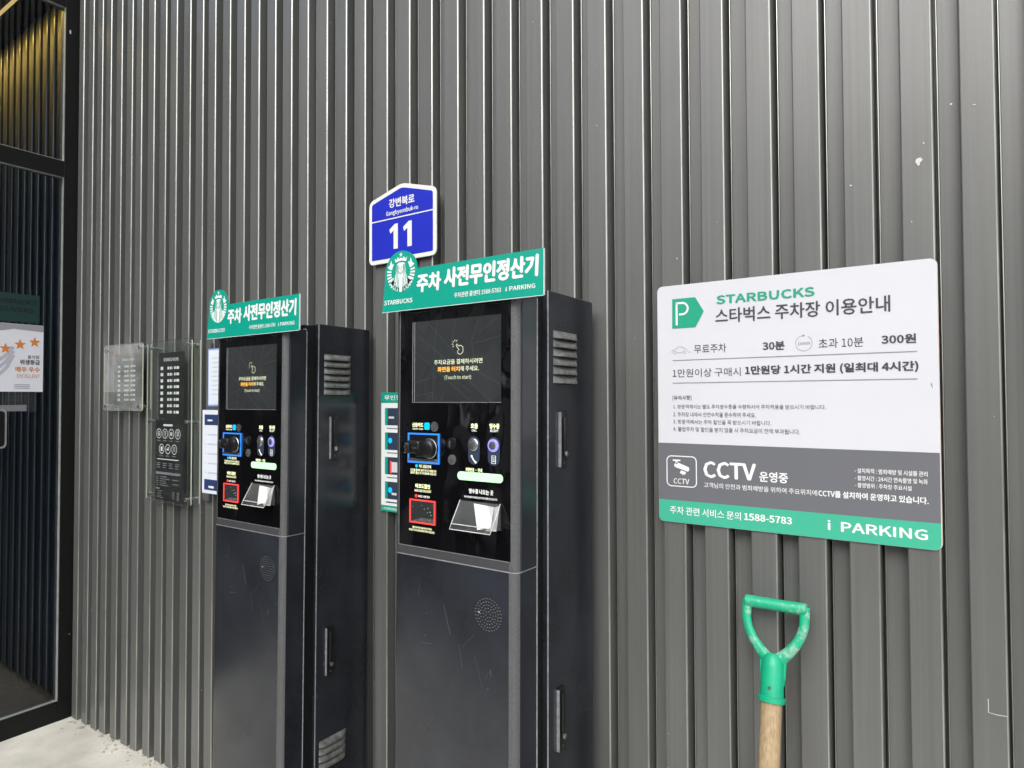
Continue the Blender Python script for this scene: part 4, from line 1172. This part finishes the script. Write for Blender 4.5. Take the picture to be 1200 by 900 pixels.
    for tx, rc_, bo in (('주차', (-0.0850, -0.0166, 1.6975, 1.7380), 3.3), ('사전무인정산기', (-0.0090, 0.2210, 1.7000, 1.7425), 3.3),
                        ('주차관련 콜센터 1588-5783', (0.0191, 0.136, 1.6777, 1.6883), 1.4), ('i', (0.1470, 0.1500, 1.6785, 1.6870), 1.8),
                        ('PARKING', (0.1559, 0.2146, 1.6785, 1.6875), 2.2), ('STARBUCKS', (-0.1804, -0.0958, 1.6790, 1.6893), 2.6)):
        lettering(B(), tx, rc_, yl, bo, slant=.05).build('lettering', 'white', hs)
    emblem(hs, cxc, czc, rc * .93, yl)
    hs.location = hs.location + Vector((-0.003, 0, -0.004))
    return k

def emblem(parent, cx, cz, r, y):
    """white line emblem: crowned figure with long wavy hair between two scaled fins"""
    T = lambda p: (cx + p[0] * r, cz + p[1] * r)
    S = lambda ps: [T(p) for p in ps]
    w = B(); d = B()
    half = [(0, .50), (.14, .50), (.27, .42), (.33, .28), (.33, .08), (.38, -.12), (.50, -.32), (.60, -.50), (.56, -.66), (.40, -.80), (.22, -.91), (0, -.95)]
    w.flat(S(half + [(-x, z) for x, z in half[::-1][1:-1]]), y)
    cr = [(-.34, .50), (-.42, .74), (-.27, .64), (-.21, .80), (-.12, .68), (0, .74), (.12, .68), (.21, .80), (.27, .64), (.42, .74), (.34, .50), (.16, .57), (0, .59), (-.16, .57)]
    w.flat(S(cr), y)
    w.flat(S([((.13 if k % 2 == 0 else .05) * math.sin(math.pi * k / 5), .88 + (.13 if k % 2 == 0 else .05) * math.cos(math.pi * k / 5)) for k in range(10)]), y)
    for s_ in (-1, 1):
        w.flat(S([(s_ * .46, .50), (s_ * .58, .46), (s_ * .66, .68), (s_ * .74, .44), (s_ * .90, .34), (s_ * .74, .22), (s_ * .60, .18), (s_ * .54, .34)]), y)
        for a in range(0, 9):
            t0 = R(8 - a * 11)
            r0, r1 = .64 - .008 * a, .93
            if a > 5: r0 = .72
            dt = R(3.2)
            w.flat(S([(s_ * r0 * math.cos(t0 + dt), r0 * math.sin(t0 + dt)), (s_ * r1 * math.cos(t0 + dt), r1 * math.sin(t0 + dt)),
                      (s_ * r1 * math.cos(t0 - dt), r1 * math.sin(t0 - dt)), (s_ * r0 * math.cos(t0 - dt), r0 * math.sin(t0 - dt))]), y)
        w.flat(S([(s_ * .40, -.24), (s_ * .52, -.22), (s_ * .70, -.42), (s_ * .66, -.60), (s_ * .52, -.52)]), y)
        # hair strands
        for q, (xa, xb, xc, xd) in enumerate(((.19, .17, .25, .17), (.245, .24, .36, .29), (.295, .31, .47, .42))):
            pts = []
            for i in range(15):
                u = i / 14
                z = .40 - 1.24 * u + .10 * q * u
                x = xa + (xb - xa) * min(1, u * 2) + (xc - xb) * max(0, min(1, (u - .3) * 2)) + (xd - xc) * max(0, (u - .75) * 4) + .018 * math.sin(u * 16)
                pts.append(T((s_ * x, z)))
            d.stroke(pts, r * .034, y - .0003)
        d.stroke(S([(s_ * .10, .20), (s_ * .04, .22)]), r * .03, y - .0003)
        d.stroke(S([(s_ * .13, .27), (s_ * .04, .28)]), r * .02, y - .0003)
        d.stroke(S([(s_ * .17, .36), (s_ * .175, .12), (s_ * .10, -.02), (0, -.07)]), r * .032, y - .0003)
        d.stroke(S([(s_ * .12, -.24), (s_ * .16, -.50), (s_ * .12, -.92)]), r * .03, y - .0003)
    d.stroke(S([(0, .20), (.03, .10), (-.01, .09)]), r * .022, y - .0003)
    d.stroke(S([(-.05, .03), (0, .015), (.05, .03)]), r * .03, y - .0003)
    d.stroke(S([(-.36, .50), (-.17, .545), (0, .56), (.17, .545), (.36, .50)]), r * .03, y - .0003)
    w.build('emblem', 'white', parent)
    d.build('emblem_line', 'teal', parent)

def children_of(o): return [c for c in bpy.data.objects if c.parent == o]
def copy_tree(o, parent=None):
    c = o.copy(); COL.objects.link(c)
    if parent is not None: c.parent = parent
    for ch in children_of(o): copy_tree(ch, c)
    return c
k2 = kiosk()
k1 = copy_tree(k2)
k2.location = (-0.846, -0.028, 0.029); k2.rotation_euler = (R(-0.55), 0, 0)
k1.scale = (1, 0.95, 1.031)
for c_ in children_of(k1):
    if c_.name.startswith('header_sign'): c_.location.z += 0.002 - 1.658 * 0.05; c_.scale = (1.02, 1, 1.05)
k1.location = (-1.623, 0.004, -0.036); k1.rotation_euler = (R(-0.5), 0, 0)
k2['label'] = 'black parking payment kiosk nearer the big white notice board, right of the two'
k1['label'] = 'black parking payment kiosk beside the clear notice boards, farther left of the two'
